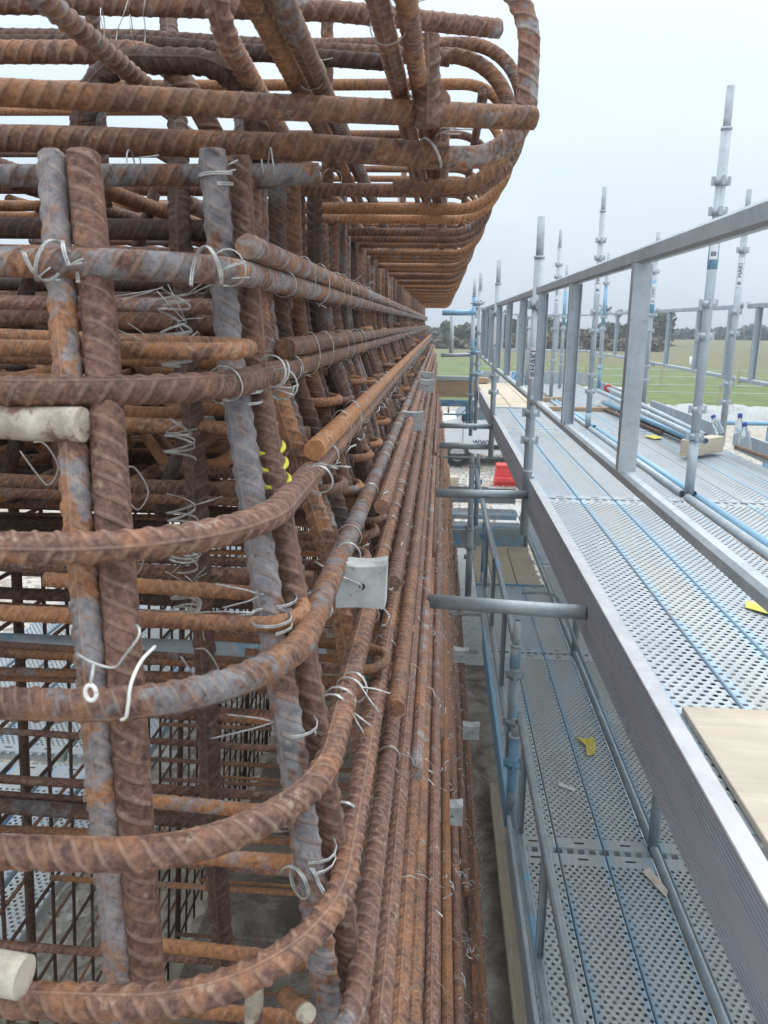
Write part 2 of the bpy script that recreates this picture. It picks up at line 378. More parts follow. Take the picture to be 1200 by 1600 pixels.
def fillet(pts, rad, n=10):
    pts = [np.array(p, float) for p in pts]; o = [pts[0]]
    rad = rad if isinstance(rad, (list, tuple)) else [rad]*(len(pts)-2)
    for i in range(1, len(pts)-1):
        a, b, c = pts[i-1], pts[i], pts[i+1]; u = (a-b); v = (c-b); lu, lv = np.linalg.norm(u), np.linalg.norm(v); u /= lu; v /= lv
        ang = math.acos(max(-1, min(1, u@v))); t = min(rad[i-1]/math.tan(ang/2), lu*.49, lv*.49)
        rr = t*math.tan(ang/2); w_ = (u+v); w_ /= np.linalg.norm(w_); cc = b+w_*rr/math.sin(ang/2)
        p0 = b+u*t-cc; tot = math.pi-ang; ax = np.cross(p0, b+v*t-cc); ax /= np.linalg.norm(ax)+1e-12
        for k in range(n+1):
            th = tot*k/n; o.append(cc+p0*math.cos(th)+np.cross(ax, p0)*math.sin(th))
    o.append(pts[-1]); return np.array(o)
def smoothpath(pts, n=8):
    P = np.array(pts, float); P = np.concatenate(([2*P[0]-P[1]], P, [2*P[-1]-P[-2]])); o = []
    for i in range(1, len(P)-2):
        for k in range(n):
            t = k/n; a, b, c, d = P[i-1:i+3]
            o.append(.5*((2*b)+(-a+c)*t+(2*a-5*b+4*c-d)*t*t+(-a+3*b-3*c+d)*t**3))
    o.append(P[-2]); return np.array(o)
NEAR = lambda d: .0028 if d < 1.6 else (.004 if d < 2.3 else (.05 if d < 4 else .4))
FAR = lambda d: .02 if d < 1.5 else (.05 if d < 3 else .5)

# ================================================================ SETTING
ZG, ZU, ZL = -3.6, -.95, -2.45
mb = MB(); mb.add([(-600, -30, ZG), (900, -30, ZG), (900, 1500, ZG), (-600, 1500, ZG)], [(0, 1, 2, 3)]); tag(mb.build('ground', 'ground'), kind='structure')
mb = MB(); P = [(-600, 47), (-60, 44), (-10, 40), (6, 37), (14, 35), (30, 34), (60, 36), (900, 40), (900, 1500), (-600, 1500)]
mb.add([(x, y, ZG+.05) for x, y in P], [tuple(range(len(P)))]); tag(mb.build('field', 'field'), kind='structure')
mb = MB(); mb.box((-.1, 7, ZG+.03), (1.36, 14.5, .06)); mb.box((-1.0, 7, ZG+.031), (.7, 14.3, .056))
tag(mb.build('concrete_base', 'slab'), kind='structure')

# ================================================================ REBAR WALL CAGE
cage = empty('rebar_cage', (-.4, .8, ZG+.06), label='large rust-brown steel reinforcement cage of a wall, filling the left side', cat='rebar cage')
def Xs(h):      # outer face of the right side, battered
    t = [(.28, -.262), (.06, -.258), (-.075, -.25), (-.22, -.19), (-.36, -.15), (-.50, -.118), (-.64, -.097), (-.9, -.06), (-3.6, .32)]
    for (a, x0), (b, x1) in zip(t, t[1:]):
        if h >= b: return x0+(x1-x0)*(a-h)/(a-b) if h < a else t[0][1]
    return t[-1][1]
def Yf(h):      # front end face at X=-.4, leaning outwards going down
    t = [(.3, .93), (.06, .865), (-.075, .80), (-.22, .71), (-.36, .665), (-.50, .635), (-.64, .605), (-3.6, .2)]
    for (a, x0), (b, x1) in zip(t, t[1:]):
        if h >= b: return x0+(x1-x0)*(a-h)/(a-b)
    return t[-1][1]
YEND = 14.
levels = [.06, -.075, -.22, -.36, -.50, -.64]
h = -.64
while h > -3.5: h -= .14; levels.append(round(h, 3))
extra = MB(); nb = 0
cnt = {}
def part(name, mb, mat, limit=100, label=None):
    cnt[name] = cnt.get(name, 0)+1
    if cnt[name] <= limit: return mb.build(name, mat, cage, label)
    k = (name, mat); REST.setdefault(k, []).append(mb)
REST = {}
def flush():
    for (name, mat), L in REST.items():
        big = MB()
        for q in L:
            for v in q.v: pass
            off = big.n; big.v += q.v; big.f += [f+off for f in q.f]; big.uv += q.uv; big.smooth += q.smooth; big.n += q.n
        o = big.build(name, mat, cage); o['kind'] = 'stuff'
    REST.clear()
for i, h in enumerate(levels):
    x, yf = Xs(h), Yf(h); near = i < 7
    rad = .26 if i < 2 else .20
    if i < 2: rad = (.18, .2)[i]
    pts = fillet([(-1.25, yf-.03, h), (x, yf+.03-(.012 if i > 2 else 0), h), (x, YEND, h)], rad, 18 if near else 8)
    mb = MB(); r = .0162
    if near: mb.sweep(pts, r, 26, NEAR, rib=.0026, phase=i*.7)
    else: mb.sweep(pts, r, 10, FAR)
    part('corner_bar', mb, ['rust', 'rust', 'rust', 'rust_far', 'rust', 'rust'][i % 6])
# lapped straight bars on the outside of the side face
laps = [(.06, 1.06, .005, .034), (-.075, 1.28, .002, .034), (-.22, 1.16, .006, .034), (-.36, 1.6, .036, -.012), (-.50, 1.5, .036, -.004), (-.64, 1.25, .036, -.006)]
for i, (h, y0, dx, dz) in enumerate(laps):
    mb = MB(); mb.sweep([(Xs(h)+dx, y0, h+dz), (Xs(h)+dx, 3, h+dz), (Xs(h)+dx, YEND-.2, h+dz)], .0158, 24, NEAR, rib=.0022, phase=i)
    part('lapped_bar', mb, 'rust_o' if i in (2,) else ('rust_far' if i in (1, 5) else 'rust'))
for i, h in enumerate(levels[7:]):
    for k in range(2):
        y0 = rnd.uniform(.3, 4) + k*5
        mb = MB(); q = Xs(h)+.032+rnd.uniform(-.004, .004)
        mb.sweep([(q, y0, h+rnd.choice((-.02, .02, .0))), (q, y0+5.2, h)], .0145, 10, FAR); part('lapped_bar', mb, rnd.choice(('rust', 'rust_far', 'rust_o', 'rust')))
# vertical bars of the end face: the big pair, the pair in the bend, inner column bar
def onlevel(pts): return smoothpath(pts, 6)
def vert(pts, r, mat, near=True, label=None, ph=0.):
    mb = MB()
    if near: mb.sweep(pts, r, 26, NEAR, rib=.0032, pitch=.026, phase=ph)
    else: mb.sweep(pts, r, 10, FAR)
    return part('vertical_bar', mb, mat, label=label)
V1 = [(-0.447, 0.940, 0.180), (-0.431, 0.905, 0.082), (-0.419, 0.880, -0.001), (-0.396, 0.830, -0.108), (-0.376, 0.785, -0.211), (-0.355, 0.745, -0.323), (-0.343, 0.720, -0.418), (-0.334, 0.705, -0.558), (-0.324, 0.690, -0.712)]
V2 = [(-0.413, 0.946, 0.181), (-0.395, 0.911, 0.083), (-0.381, 0.886, -0.001), (-0.359, 0.836, -0.108), (-0.340, 0.791, -0.211), (-0.322, 0.751, -0.324), (-0.311, 0.726, -0.419), (-0.305, 0.711, -0.560), (-0.297, 0.696, -0.716)]
V1 += [(V1[-1][0]+.06, .64, -1.6)]; V2 += [(V2[-1][0]+.06, .65, -1.6)]
vert(V1, .0155, 'rust_s', label='bar with blue grey mill scale and orange streaks')
vert(V2, .0183, 'rust', ph=1.2)
V3 = [(-.303, 1.09, .215), (-.300, 1.09, .15), (-.296, 1.09, .084), (-.284, 1.075, -.05), (-.258, 1.02, -.14), (-.232, .965, -.225), (-.188, .872, -.37), (-.158, .832, -.52), (-.135, .81, -.66), (-.118, .80, -.80), (-.03, .78, -1.6)]
vert(V3, .0178, 'rust_s', ph=.5)
vert([(x+.024, y+.042, z) for x, y, z in V3], .0165, 'rust', ph=2)
vert([(-.568, 1.75, .60), (-.462, 1.45, .33), (-.386, 1.2, .13), (-.374, 1.185, -.14), (-.362, 1.15, -.30), (-.335, 1.07, -.7), (-.32, 1.05, -1.04), (-.30, 1.0, -1.7)], .0165, 'rust_d', ph=.3)
ys = [1.30, 1.49, 1.68, 1.95, 2.1, 2.28, 2.42, 2.62, 2.75, 2.95, 3.1]
y = 3.1
while y < YEND-.2: y += .17; ys.append(y)
vtop = [.27, .36, .31, .28, .24]
for i, y in enumerate(ys):
    hz = [vtop[i % 5] if i > 3 else .30, .0, -.22, -.36, -.5, -.9, -1.8, -3.5]
    off = -.043+rnd.uniform(-.004, .004)
    pts = [(Xs(z)+off+rnd.uniform(-.003, .003), y+rnd.uniform(-.008, .008), z) for z in hz]
    mb = MB(); rr = .0165 if i % 3 else .0185
    if y < 2.7:
        mb.sweep(smoothpath(pts, 5), rr, 20, lambda d: .004 if d < 2.6 else .06, rib=.0026, phase=i)
        part('vertical_bar', mb, rnd.choice(('rust', 'rust_d', 'rust_b', 'rust_far', 'rust')))
        if i % 2 == 0:
            mb = MB(); mb.sweep([(x_+.002, y_+.036, z_) for x_, y_, z_ in smoothpath(pts, 5)], rr, 16, lambda d: .005 if d < 2.6 else .06, rib=.0024, phase=i*2.)
            part('vertical_bar', mb, rnd.choice(('rust_d', 'rust_b')))
    else:
        mb.sweep(smoothpath(pts, 2), rr, 10); part('vertical_bar', mb, rnd.choice(('rust', 'rust_d', 'rust_b', 'rust_far')))
# hooked cross ties
def hook(x0, y, z, xe, rad, r, mat, skew=0., back=.35, dip=0.):
    pts = fillet([(x0, y+skew, z+dip), (xe, y, z), (xe, y+2*rad, z+.004), (xe-back, y+2*rad+.01, z+.012)], [rad*.98, rad*.98], 7)
    mb = MB(); mb.sweep(pts, r, 14 if y < 2 else 8, (lambda d: .005 if d < 1.5 else .03) if y < 2 else None, rib=.0016 if y < 2 else 0, pitch=.012)
    part('cross_tie', mb, mat)
for z, y, xe in ((-.035, .93, -.235), (-.345, .86, -.160), (-.655, .85, -.125), (-.90, .86, -.10), (-.07, 1.36, -.24), (-.28, 1.32, -.165), (-.42, 1.34, -.125), (-.60, 1.30, -.085)):
    hook(-1.6, y, z, xe, .045, .0098 if y < 1 else .0088, 'rust_o' if y < 1 else 'rust_far', skew=rnd.uniform(-.03, .0), dip=rnd.uniform(.0, .02))
for y in [1.62, 1.9, 2.2, 2.55, 2.9, 3.3, 3.7, 4.2, 4.8, 5.5, 6.3, 7.2, 8.2]:
    z = -.03
    while z > -3.3:
        if rnd.random() < (.9 if z > -1 else .3): hook(-1.25, y+rnd.uniform(-.03, .03), z+rnd.uniform(-.03, .03), Xs(z)-.005, .045, .0095, rnd.choice(('rust_o', 'rust_far', 'rust_o')), dip=rnd.uniform(-.02, .02))
        z -= .145 if z > -.8 else .3
# thin straight bars running across, seen through the end face
def cross(z, y, x0=-2.4, x1=None, r=.006, mat='rust_far', tilt=0., skew=0.):
    x1 = Xs(z)-.04 if x1 is None else x1
    mb = MB(); mb.sweep([(x0, y+skew, z+tilt), ((x0+x1)/2, y+skew/2, z+tilt/2+rnd.uniform(-.006, .006)), (x1, y, z)], r, 10 if r < .009 else 16, (lambda d: .006 if d < 1.6 else .05) if r > .009 else None, rib=.0016 if r > .009 else 0, pitch=r*1.25)
    part('cross_bar', mb, mat)
for z, y, r in ((-.66, 1.12, .0055), (-.60, 1.10, .0065), (-.73, 1.1, .0075), (-.79, 1.14, .006), (-.80, 1.12, .013), (-.87, 1.1, .005), (-1.0, 1.05, .0065), (-1.05, 1.1, .006), (-1.2, 1.1, .0055), (-1.34, 1.12, .01), (-.47, 1.15, .0065), (-.44, 1.3, .011), (-.38, 1.15, .009), (-.52, 1.4, .012), (-.55, 1.2, .006),
                (-.26, 1.2, .011), (-.20, 1.45, .012), (-.16, 1.18, .0105), (-.12, 1.5, .013), (.02, 1.15, .010), (-.005, 1.3, .013), (.035, 1.6, .012), (.10, 1.35, .015), (.13, 1.22, .015), (-.07, 1.7, .015), (-.1, 1.25, .0115), (-.33, 1.5, .01), (-.30, 1.3, .009)):
    cross(z, y, r=r, mat=rnd.choice(('rust_o', 'rust_far', 'rust')) if r < .012 else rnd.choice(('rust_d', 'rust')), tilt=rnd.uniform(.01, .05), skew=rnd.uniform(-.05, .05))
for k in range(95):
    z = rnd.uniform(-.42, .2); y = 1.6+k*.085
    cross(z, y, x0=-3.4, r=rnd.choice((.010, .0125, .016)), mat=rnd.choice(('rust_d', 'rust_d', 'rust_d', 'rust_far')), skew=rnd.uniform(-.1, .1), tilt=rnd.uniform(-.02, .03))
# inner heavy bars running away from us, and hooked inner ties
for k in range(84):
    x = -.42-k % 28*.105+rnd.uniform(-.03, .03); z = rnd.choice((-.10, -.24, -.33, .0, .12, -.18))
    y0 = rnd.uniform(1.3, 1.9); a = rnd.uniform(-.25, .1)
    pts = fillet([(x+.06, y0, z+.13), (x, y0, z-.02), (x+a, y0+4, z+rnd.uniform(-.06, .03)), (x+a, 11, z)], [.06, .5], 6)
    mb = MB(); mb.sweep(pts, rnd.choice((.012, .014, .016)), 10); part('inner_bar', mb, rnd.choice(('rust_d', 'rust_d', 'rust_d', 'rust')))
for k in range(22):
    x = -.36-rnd.random()*.7; y = rnd.uniform(1.25, 1.9); z = rnd.choice((-.12, -.155, -.30, -.33, -.27))+rnd.uniform(-.015, .015)
    pts = fillet([(x-.3, y+.5, z+.03), (x-.04, y, z), (x+.06, y, z), (x+.1, y+.5, z+.03)], [.045, .045], 7)
    mb = MB(); mb.sweep(pts, .0115, 12, lambda d: .008); part('inner_hook', mb, 'rust_o')
# mat of bars low in the head of the wall
for k in range(98):
    y = 1.42+k*.068*(1+k*.004); mb = MB(); z = -.395+rnd.uniform(-.02, .02)
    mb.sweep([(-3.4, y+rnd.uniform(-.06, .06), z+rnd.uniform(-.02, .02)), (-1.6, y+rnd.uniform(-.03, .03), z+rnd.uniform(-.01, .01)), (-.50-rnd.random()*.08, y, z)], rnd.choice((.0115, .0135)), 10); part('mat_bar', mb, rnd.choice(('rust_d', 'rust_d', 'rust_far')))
# far (left) side face of the cage: grid of thin bars
XL = lambda z: -1.18-.06*(-z)
k = 0
for y in np.arange(1.05, 12.6, .155):
    mb = MB(); b = k % 5 == 2; rr = .0155 if b else .0065
    mb.sweep([(XL(.1), y, .1), (XL(-1.5), y+.01, -1.5), (XL(-3.5), y, -3.5)], rr, 8); part('side_vertical_bar', mb, 'rust_d'); k += 1
for z in np.arange(-.42, -3.45, -.15):
    mb = MB(); mb.sweep([(XL(z)-.012, .6, z), (XL(z)-.012, 12.8, z)], .0065, 8); part('side_horizontal_bar', mb, rnd.choice(('rust_d', 'rust_far')))
# cement-smeared bar ends at the left
mb = MB(); mb.sweep([(-.95, .84, -.095), (-0.425, 0.815, -0.109), (-0.374, 0.810, -0.108)], .0185, 22, lambda d: .006, rib=.001); part('smeared_bar', mb, 'dust_end', label='bar end caked with pale cement')
mb = MB(); mb.sweep([(-.7, .60, -.555), (-0.359, 0.575, -0.578)], .0185, 20, lambda d: .006); part('smeared_bar', mb, 'dust_end', label='short bar end caked with pale cement')
mb = MB(); mb.sweep([(-0.169, 0.800, -0.804), (-0.134, 0.745, -0.771)], .0105, 16, lambda d: .006); part('tie_end', mb, 'rust_o')
mb = MB(); mb.sweep([(-0.136, 0.748, -0.773), (-0.131, 0.742, -0.771)], .0112, 16); part('smeared_bar', mb, 'dust_end')
mb = MB(); mb.sweep([(-.205, .80, -.76), (-.212, .80, -.9)], .0115, 16, lambda d: .006); part('smeared_bar', mb, 'dust_end')

# tie wires
def wire(pts, r=.0013, mat='wire', lim=100, seg=6):
    mb = MB(); mb.sweep(pts, r, seg); part('tie_wire', mb, mat, lim)
def loop(c, ax, r, turns=1.35, slant=.5, wr=.0013, tail=.03, mat='wire', n=22, out=(1, 0, .3), lim=100, strands=1, seg=6, sq=1.):
    """wire wound round a bar running along ax at c, ends twisted and sticking out."""
    wr *= .66; c = np.array(c, float); ax = np.array(ax, float); ax /= np.linalg.norm(ax)
    ref = np.array((0, 0, 1.)) if abs(ax[2]) < .8 else np.array((1., 0, 0)); a = ref-ax*(ref@ax); a /= np.linalg.norm(a); b = np.cross(ax, a)
    mb = MB(); o = np.array(out, float); o /= np.linalg.norm(o); st = rnd.uniform(0, 6.28)
    for sidx in range(strands):
        pts = []
        for k in range(n+1):
            t = k/n; th = st+t*turns*2*math.pi
            rr = r+wr*1.6+.0012*abs(math.sin(th*1.7)); pts.append(c+ax*(slant*r*2*(t-.5)+sidx*wr*2.2)+rr*(math.cos(th)*a+math.sin(th)*b*sq))
        e0 = pts[-1]; w1 = np.array([rnd.uniform(-1, 1) for _ in range(3)])*tail*.35
        pts += [e0+o*tail*.4+w1*.5, e0+o*tail+w1]
        mb.sweep(pts, wr, seg)
    part('tie_wire', mb, mat, lim)
# front corner ties
loop((-.415, .858, .06), (1, .04, .0), .0180, 1.1, 1.3, .0016, .02, strands=2)
loop((-.415, .858, .06), (1, .04, .0), .0185, 1.1, -1.3, .0016, .02, strands=2)
loop((-.268, .925, .06), (.8, .5, 0), .019, 1.3, 1.2, .0016, .03, strands=2)
loop((-.258, .98, .062), (.2, 1, 0), .019, 1.2, .5, .0015, .03)
loop((-.300, 1.09, .18), (0, 0, 1), .0195, 1.5, .5, .0017, .03, strands=2)
loop((-.262, .96, -.075), (.2, 1, 0), .019, 1.2, .8, .0016, .035, strands=1)
loop((-.188, .86, -.34), (0, 0, 1), .021, 1.7, .4, .0014, .06, out=(-1, 0, -.3), strands=2)
loop((-.168, .93, -.36), (.3, 1, 0), .019, 1.1, .8, .0015, .03)
wire(smoothpath([(-.31, .625, -.284), (-.290, .612, -.286), (-.273, .615, -.291), (-.261, .61, -.278), (-.248, .612, -.26), (-.252, .62, -.254), (-.259, .63, -.26)], 4), .0012, 'wire')
wire(smoothpath([(-.255, .665, -.292), (-.254, .628, -.290), (-.2545, .605, -.300), (-.257, .602, -.318), (-.262, .607, -.333), (-.272, .62, -.343)], 4), .0015, 'plastic')
mb = MB(); t_ = np.linspace(0, 2*math.pi, 17); mb.sweep([(-.291+.0048*math.cos(a), .606, -.311+.0072*math.sin(a)) for a in t_], .0019, 8); part('wire_loop_end', mb, 'plastic')
wire([(-.289, .612, -.287), (-.290, .608, -.298), (-.291, .606, -.304)], .0016, 'wire')
for z in (.02, -.02, -.05, -.16, -.26, -.31, -.37, -.39):
    for q in range(2):
        loop((-.352+(.1-z)*.03, 1.06-(.1-z)*.12, z+rnd.uniform(-.006, .006)), (rnd.uniform(-.3, .3), 0, 1), .018, 1.4, rnd.uniform(.3, 1.2), .0010, .05, mat='wire' if q else 'wire_d', out=(rnd.uniform(-1, 1), -.3, rnd.uniform(-.3, .6)), strands=2)
for (x, y, z) in ((-.43, 1.0, -.20), (-.45, 1.02, -.30), (-.33, .95, -.43), (-.55, 1.0, -.17)):
    wire(smoothpath([(x, y, z), (x+.02, y, z-.03), (x+.035, y, z-.045), (x+.05, y, z-.02), (x+.035, y, z+.01), (x+.02, y, z+.012)], 4), .0011, 'wire_d')
# yellow tape on the second vertical in the bend
for z in (-.165, -.185, -.205):
    mb = MB(); q = (z+.225)/.085; xx, yy_ = -.232-.026*q+.024, .965+.055*q+.042
    mb.sweep([(xx+.0185*math.cos(a), yy_+.0185*math.sin(a), z+.007*math.sin(a)) for a in np.linspace(-3.4, 2.2, 17)], .0036, 6); part('yellow_tape', mb, 'yellow')
# bigger ties round the bends
for c, ax, rr, sl in (((-.224, 1.12, -.086), (.1, 1, 0), .019, .6), ((-.233, 1.1, -.067), (.1, 1, 0), .019, -.6), ((-.158, .99, -.37), (.35, 1, 0), .0185, .9), ((-.172, 1.12, -.222), (.1, 1, 0), .0185, .8),
                      ((-.128, .97, -.50), (.3, 1, 0), .0185, 1.), ((-.112, 1.02, -.50), (.2, 1, 0), .0185, -.7), ((-.112, .93, -.64), (.3, 1, 0), .0185, .9), ((-.150, .80, -.64), (.7, .8, 0), .0185, .6), ((-.14, 1.2, -.36), (0, 1, 0), .0185, .8), ((-.175, .90, -.36), (.6, .8, 0), .0185, .5)):
    loop(c, ax, rr, rnd.uniform(1.2, 1.7), sl, .0018, .035, out=(1, -.6, rnd.uniform(-.8, .3)), strands=2)
for z, q in ((-.10, .3), (-.33, 0), (-.47, 0), (-.62, 0)):
    x_, y_ = np.interp(-z, [.05, .14, .225, .37, .52, .66], [-.284, -.258, -.232, -.188, -.158, -.135]), np.interp(-z, [.05, .14, .225, .37, .52, .66], [1.075, 1.02, .965, .872, .832, .81])
    loop((x_+.006, y_+.01, z), (.1, 0, 1), .024, 1.6, .5, .0015, .07, out=(-1, -.3, rnd.uniform(-.8, .4)), strands=2)
# ties along the side face
for i, h in enumerate(levels):
    for k, y in enumerate(ys):
        if y > 12: continue
        if i > 5 and (k+i) % 2: continue
        if rnd.random() < .12: continue
        if y < 1.2: continue
        lap = 0
        x = Xs(h)
        if i < 7 and y < 2.8:
            lp = i < 3 and y > 1.35; loop((x+(.002 if lp else 0), y+.02, h+.017 if lp else h), (0, 1, .1), .0375 if lp else .0195, rnd.uniform(.7, 1.3), rnd.uniform(-.5, 1.1) if not lp else rnd.uniform(-.3, .6), .0014, rnd.uniform(.012, .028), out=(1, -.4, rnd.uniform(-.9, .6)), strands=rnd.choice((1, 2)), sq=.53 if lp else 1.)
        elif y < 6 or i < 3:
            loop((x, y+.01, h+.012), (0, 1, .1), .026, .9, rnd.uniform(-.6, .6), .0013 if y < 4 else .002, rnd.uniform(.012, .03), out=(1, -.3, rnd.uniform(-.6, .8)), n=8, seg=4)
        for _ in range(2 if i >= 4 else (1 if i > 1 else 0)):
            if rnd.random() < .2: continue
            x2 = x+(.055 if i > 6 else .03); y2 = y+rnd.uniform(-.05, .05)
            d = [rnd.uniform(-1, 1) for _ in range(3)]
            wire([(x2, y2, h), (x2+.008, y2+.012*d[0], h+.012*d[1]), (x2+.012+.006*d[2], y2+.03*d[1], h+.02*d[0])], .0017, 'wire', seg=4)
flush()

# ================================================================ CAP CAGE (overhanging head)
wall_cage = cage
cage = empty('head_cage', (-.5, 1.1, .24), label='rust-orange steel cage of rounded stirrups overhanging the top of the wall cage', cat='rebar cage'); cnt = {}
def capbar(name, pts, r, mat, rib=.0028, seg=26, pitch=.022, ph=0.):
    mb = MB(); mb.sweep(pts, r, seg, lambda d: .003 if d < 2.2 else (.03 if d < 4 else .3), rib=rib, phase=ph, pitch=pitch); part(name, mb, mat)
capbar('end_bar', [(-1.5, .92, .272), (-.555, 1.06, .277), (-.25, 1.17, .286), (.055, 1.27, .296), (.128, 1.30, .300)], .0165, 'rust_b')
capbar('end_bar', [(-1.5, 1.2, .262), (-.6, 1.22, .257), (-.2, 1.26, .252), (.0, 1.3, .248)], .0185, 'rust')
capbar('end_bar', [(-1.5, 1.36, .50), (-.6, 1.44, .51), (-.2, 1.5, .515), (.09, 1.64, .53)], .0165, 'rust_b')
capbar('end_bar', [(-1.4, 1.15, .19), (-.5, 1.15, .195), (-.28, 1.18, .20), (-.18, 1.2, .205)], .0145, 'rust')
# first tall stirrup
capbar('stirrup', fillet([(-.05, 1.335, .252), (.122, 1.355, .256), (.122, 1.37, .53), (-.6, 1.40, .60)], [.12, .13], 16), .0165, 'rust')
def stirrup(y, zb, zt, xr, r, mat, near, sk=0.):
    pts = fillet([(-1.5, y-.03, zb+.004), (xr, y+sk, zb), (xr+.01, y+sk, zt), (-1.5, y+.02, zt+.01)], [.115, .115], 10)
    mb = MB()
    if near: mb.sweep(pts, r, 18, lambda d: .004 if d < 2.6 else .02, rib=.0016, pitch=.013)
    else: mb.sweep(pts, r, 8)
    part('stirrup', mb, mat)
y = 1.72; k = 0
sy = []
while y < 14:
    stirrup(y, .262+.004*(k % 3), .53+.01*math.sin(k), .135+rnd.uniform(-.006, .008), .0125 if k < 2 else .0115, rnd.choice(('rust_o', 'rust_far', 'rust_o')), k < 5); sy.append(y)
    y += .235 if k else .30; k += 1
capbar('stirrup', fillet([(-1.5, 1.60, .50), (.115, 1.66, .49), (.12, 1.62, .255), (-.1, 1.6, .25)], [.13, .11], 14), .0135, 'rust_far')
# longitudinal bars lying on the stirrups
def lng(x0, y0, x1, y1, z0, z1, r, mat, ph=0.): capbar('long_bar', [(x0, y0, z0), ((x0+x1)/2, (y0+y1)/2, (z0+z1)/2), (x1, y1, z1)], r, mat, ph=ph)
lng(-.085, .55, -.045, 2.5, .335, .315, .0125, 'rust'); lng(-.054, .55, -.020, 2.4, .335, .315, .012, 'rust_far', 1.)
lng(-.012, 1.24, -.0, 6, .312, .30, .0145, 'rust')
lng(-.175, .6, -.215, 3.6, .335, .315, .0135, 'rust'); lng(-.203, .6, -.243, 2.6, .338, .318, .0135, 'rust_far', 1.3)
capbar('long_bar', fillet([(-.30, 1.02, .62), (-.288, 1.06, .36), (-.30, 1.6, .325), (-.30, 3.8, .32)], [.12, .4], 10), .0155, 'rust')
lng(-.43, .5, -.435, 1.35, .335, .325, .013, 'rust'); lng(-.47, 1.5, -.44, 2.6, .208, .20, .015, 'rust_far')
lng(-.60, 1.3, -.52, 2.8, .22, .21, .014, 'rust_o'); lng(-.75, 1.4, -.62, 3.2, .23, .22, .014, 'rust_far'); lng(-.9, 1.5, -.8, 6, .30, .3, .014, 'rust')
for k in range(9): lng(-.33-k*.13, 1.5+rnd.random(), -.33-k*.13+.05, 9, .295, .295, .0125, rnd.choice(('rust', 'rust_far')))
for k in range(6): lng(.08-k*.2, 1.95+rnd.random(), .08-k*.2, 12, .515, .515, .0115, 'rust_far')
# curved hooks behind the first bar
capbar('hook_bar', fillet([(-1.5, 1.30, .405), (-.43, 1.32, .40), (-.35, 1.35, .25), (-.36, 1.4, .1)], [.11, .1], 10), .0165, 'rust')
capbar('hook_bar', fillet([(-1.5, 1.42, .47), (-.5, 1.40, .445), (.0, 1.5, .44)], [.1], 6), .0125, 'rust_far')
capbar('hook_bar', fillet([(-1.5, 1.36, .435), (-.5, 1.36, .425), (-.1, 1.45, .42)], [.1], 6), .0125, 'rust_d')
capbar('hook_bar', fillet([(-.56, 1.25, .22), (-.52, 1.25, .37), (-.30, 1.27, .37), (-.27, 1.28, .2)], [.09, .09], 10), .018, 'rust_d')
capbar('hook_bar', [(-.305, 1.2, .36), (-.305, 1.24, .358)], .019, 'rust_d')
capbar('hook_bar', [(-.028, 1.22, .27), (-.03, 1.215, .385)], .017, 'rust')
for x, y, z0, z1, r in ((-.245, 1.75, .25, .85, .0125), (-.62, 1.5, .2, .9, .0125), (-.16, 3.2, .3, .62, .011), (-.10, 4.4, .3, .78, .011), (-.06, 5.0, .3, .80, .011), (-.02, 5.6, .3, .82, .011), (.02, 6.1, .3, .85, .011), (.04, 7.0, .3, .9, .011), (-.3, 5.5, .3, .8, .011)):
    mb = MB(); mb.sweep([(x, y, z0), (x, y, (z0+z1)/2), (x+.003, y, z1)], r, 16, (lambda d: .005) if y < 2 else None, rib=.0018 if y < 2 else 0); part('starter_bar', mb, 'rust_b')
loop((-.035, 1.26, .30), (1, .4, .1), .021, 1.6, 1.4, .0016, .04, strands=2, mat='wire_d')
loop((-.02, 1.29, .25), (1, .3, .4), .021, 1.3, .8, .0015, .03, strands=2, mat='wire')
loop((-.19, 1.2, .335), (.05, 1, 0), .019, 1.3, .6, .0012, .03, mat='wire_d'); loop((-.07, 1.0, .33), (.05, 1, 0), .02, 1.3, .6, .0012, .03, mat='wire_d')
loop((-.47, 1.3, .42), (1, .1, 0), .021, 1.3, .6, .0011, .06, mat='wire', out=(0, 0, 1)); loop((-.52, 1.3, .43), (1, .1, 0), .021, 1.3, .6, .0011, .05, mat='wire', out=(.2, 0, 1))
loop((-.43, 1.32, .325), (0, 1, 0), .016, 1.2, .4, .001, .03, mat='wire_d'); loop((-.44, 1.17, .21), (1, 0, 0), .018, 1.2, .3, .0016, .03)
loop((-.25, 1.19, .215), (1, .2, 0), .02, 1.3, .5, .0015, .03)
for i, yy in enumerate(sy):
    for x in (-.228-.002*yy, -.015, -.33):
        if rnd.random() < .7 and yy < 9: loop((x, yy, .285), (0, 1, 0), .018, .9, rnd.uniform(-.8, .8), .0012, rnd.uniform(.01, .035), out=(rnd.uniform(-1, 1), 0, -1), n=8, seg=4)
flush(); cage = wall_cage

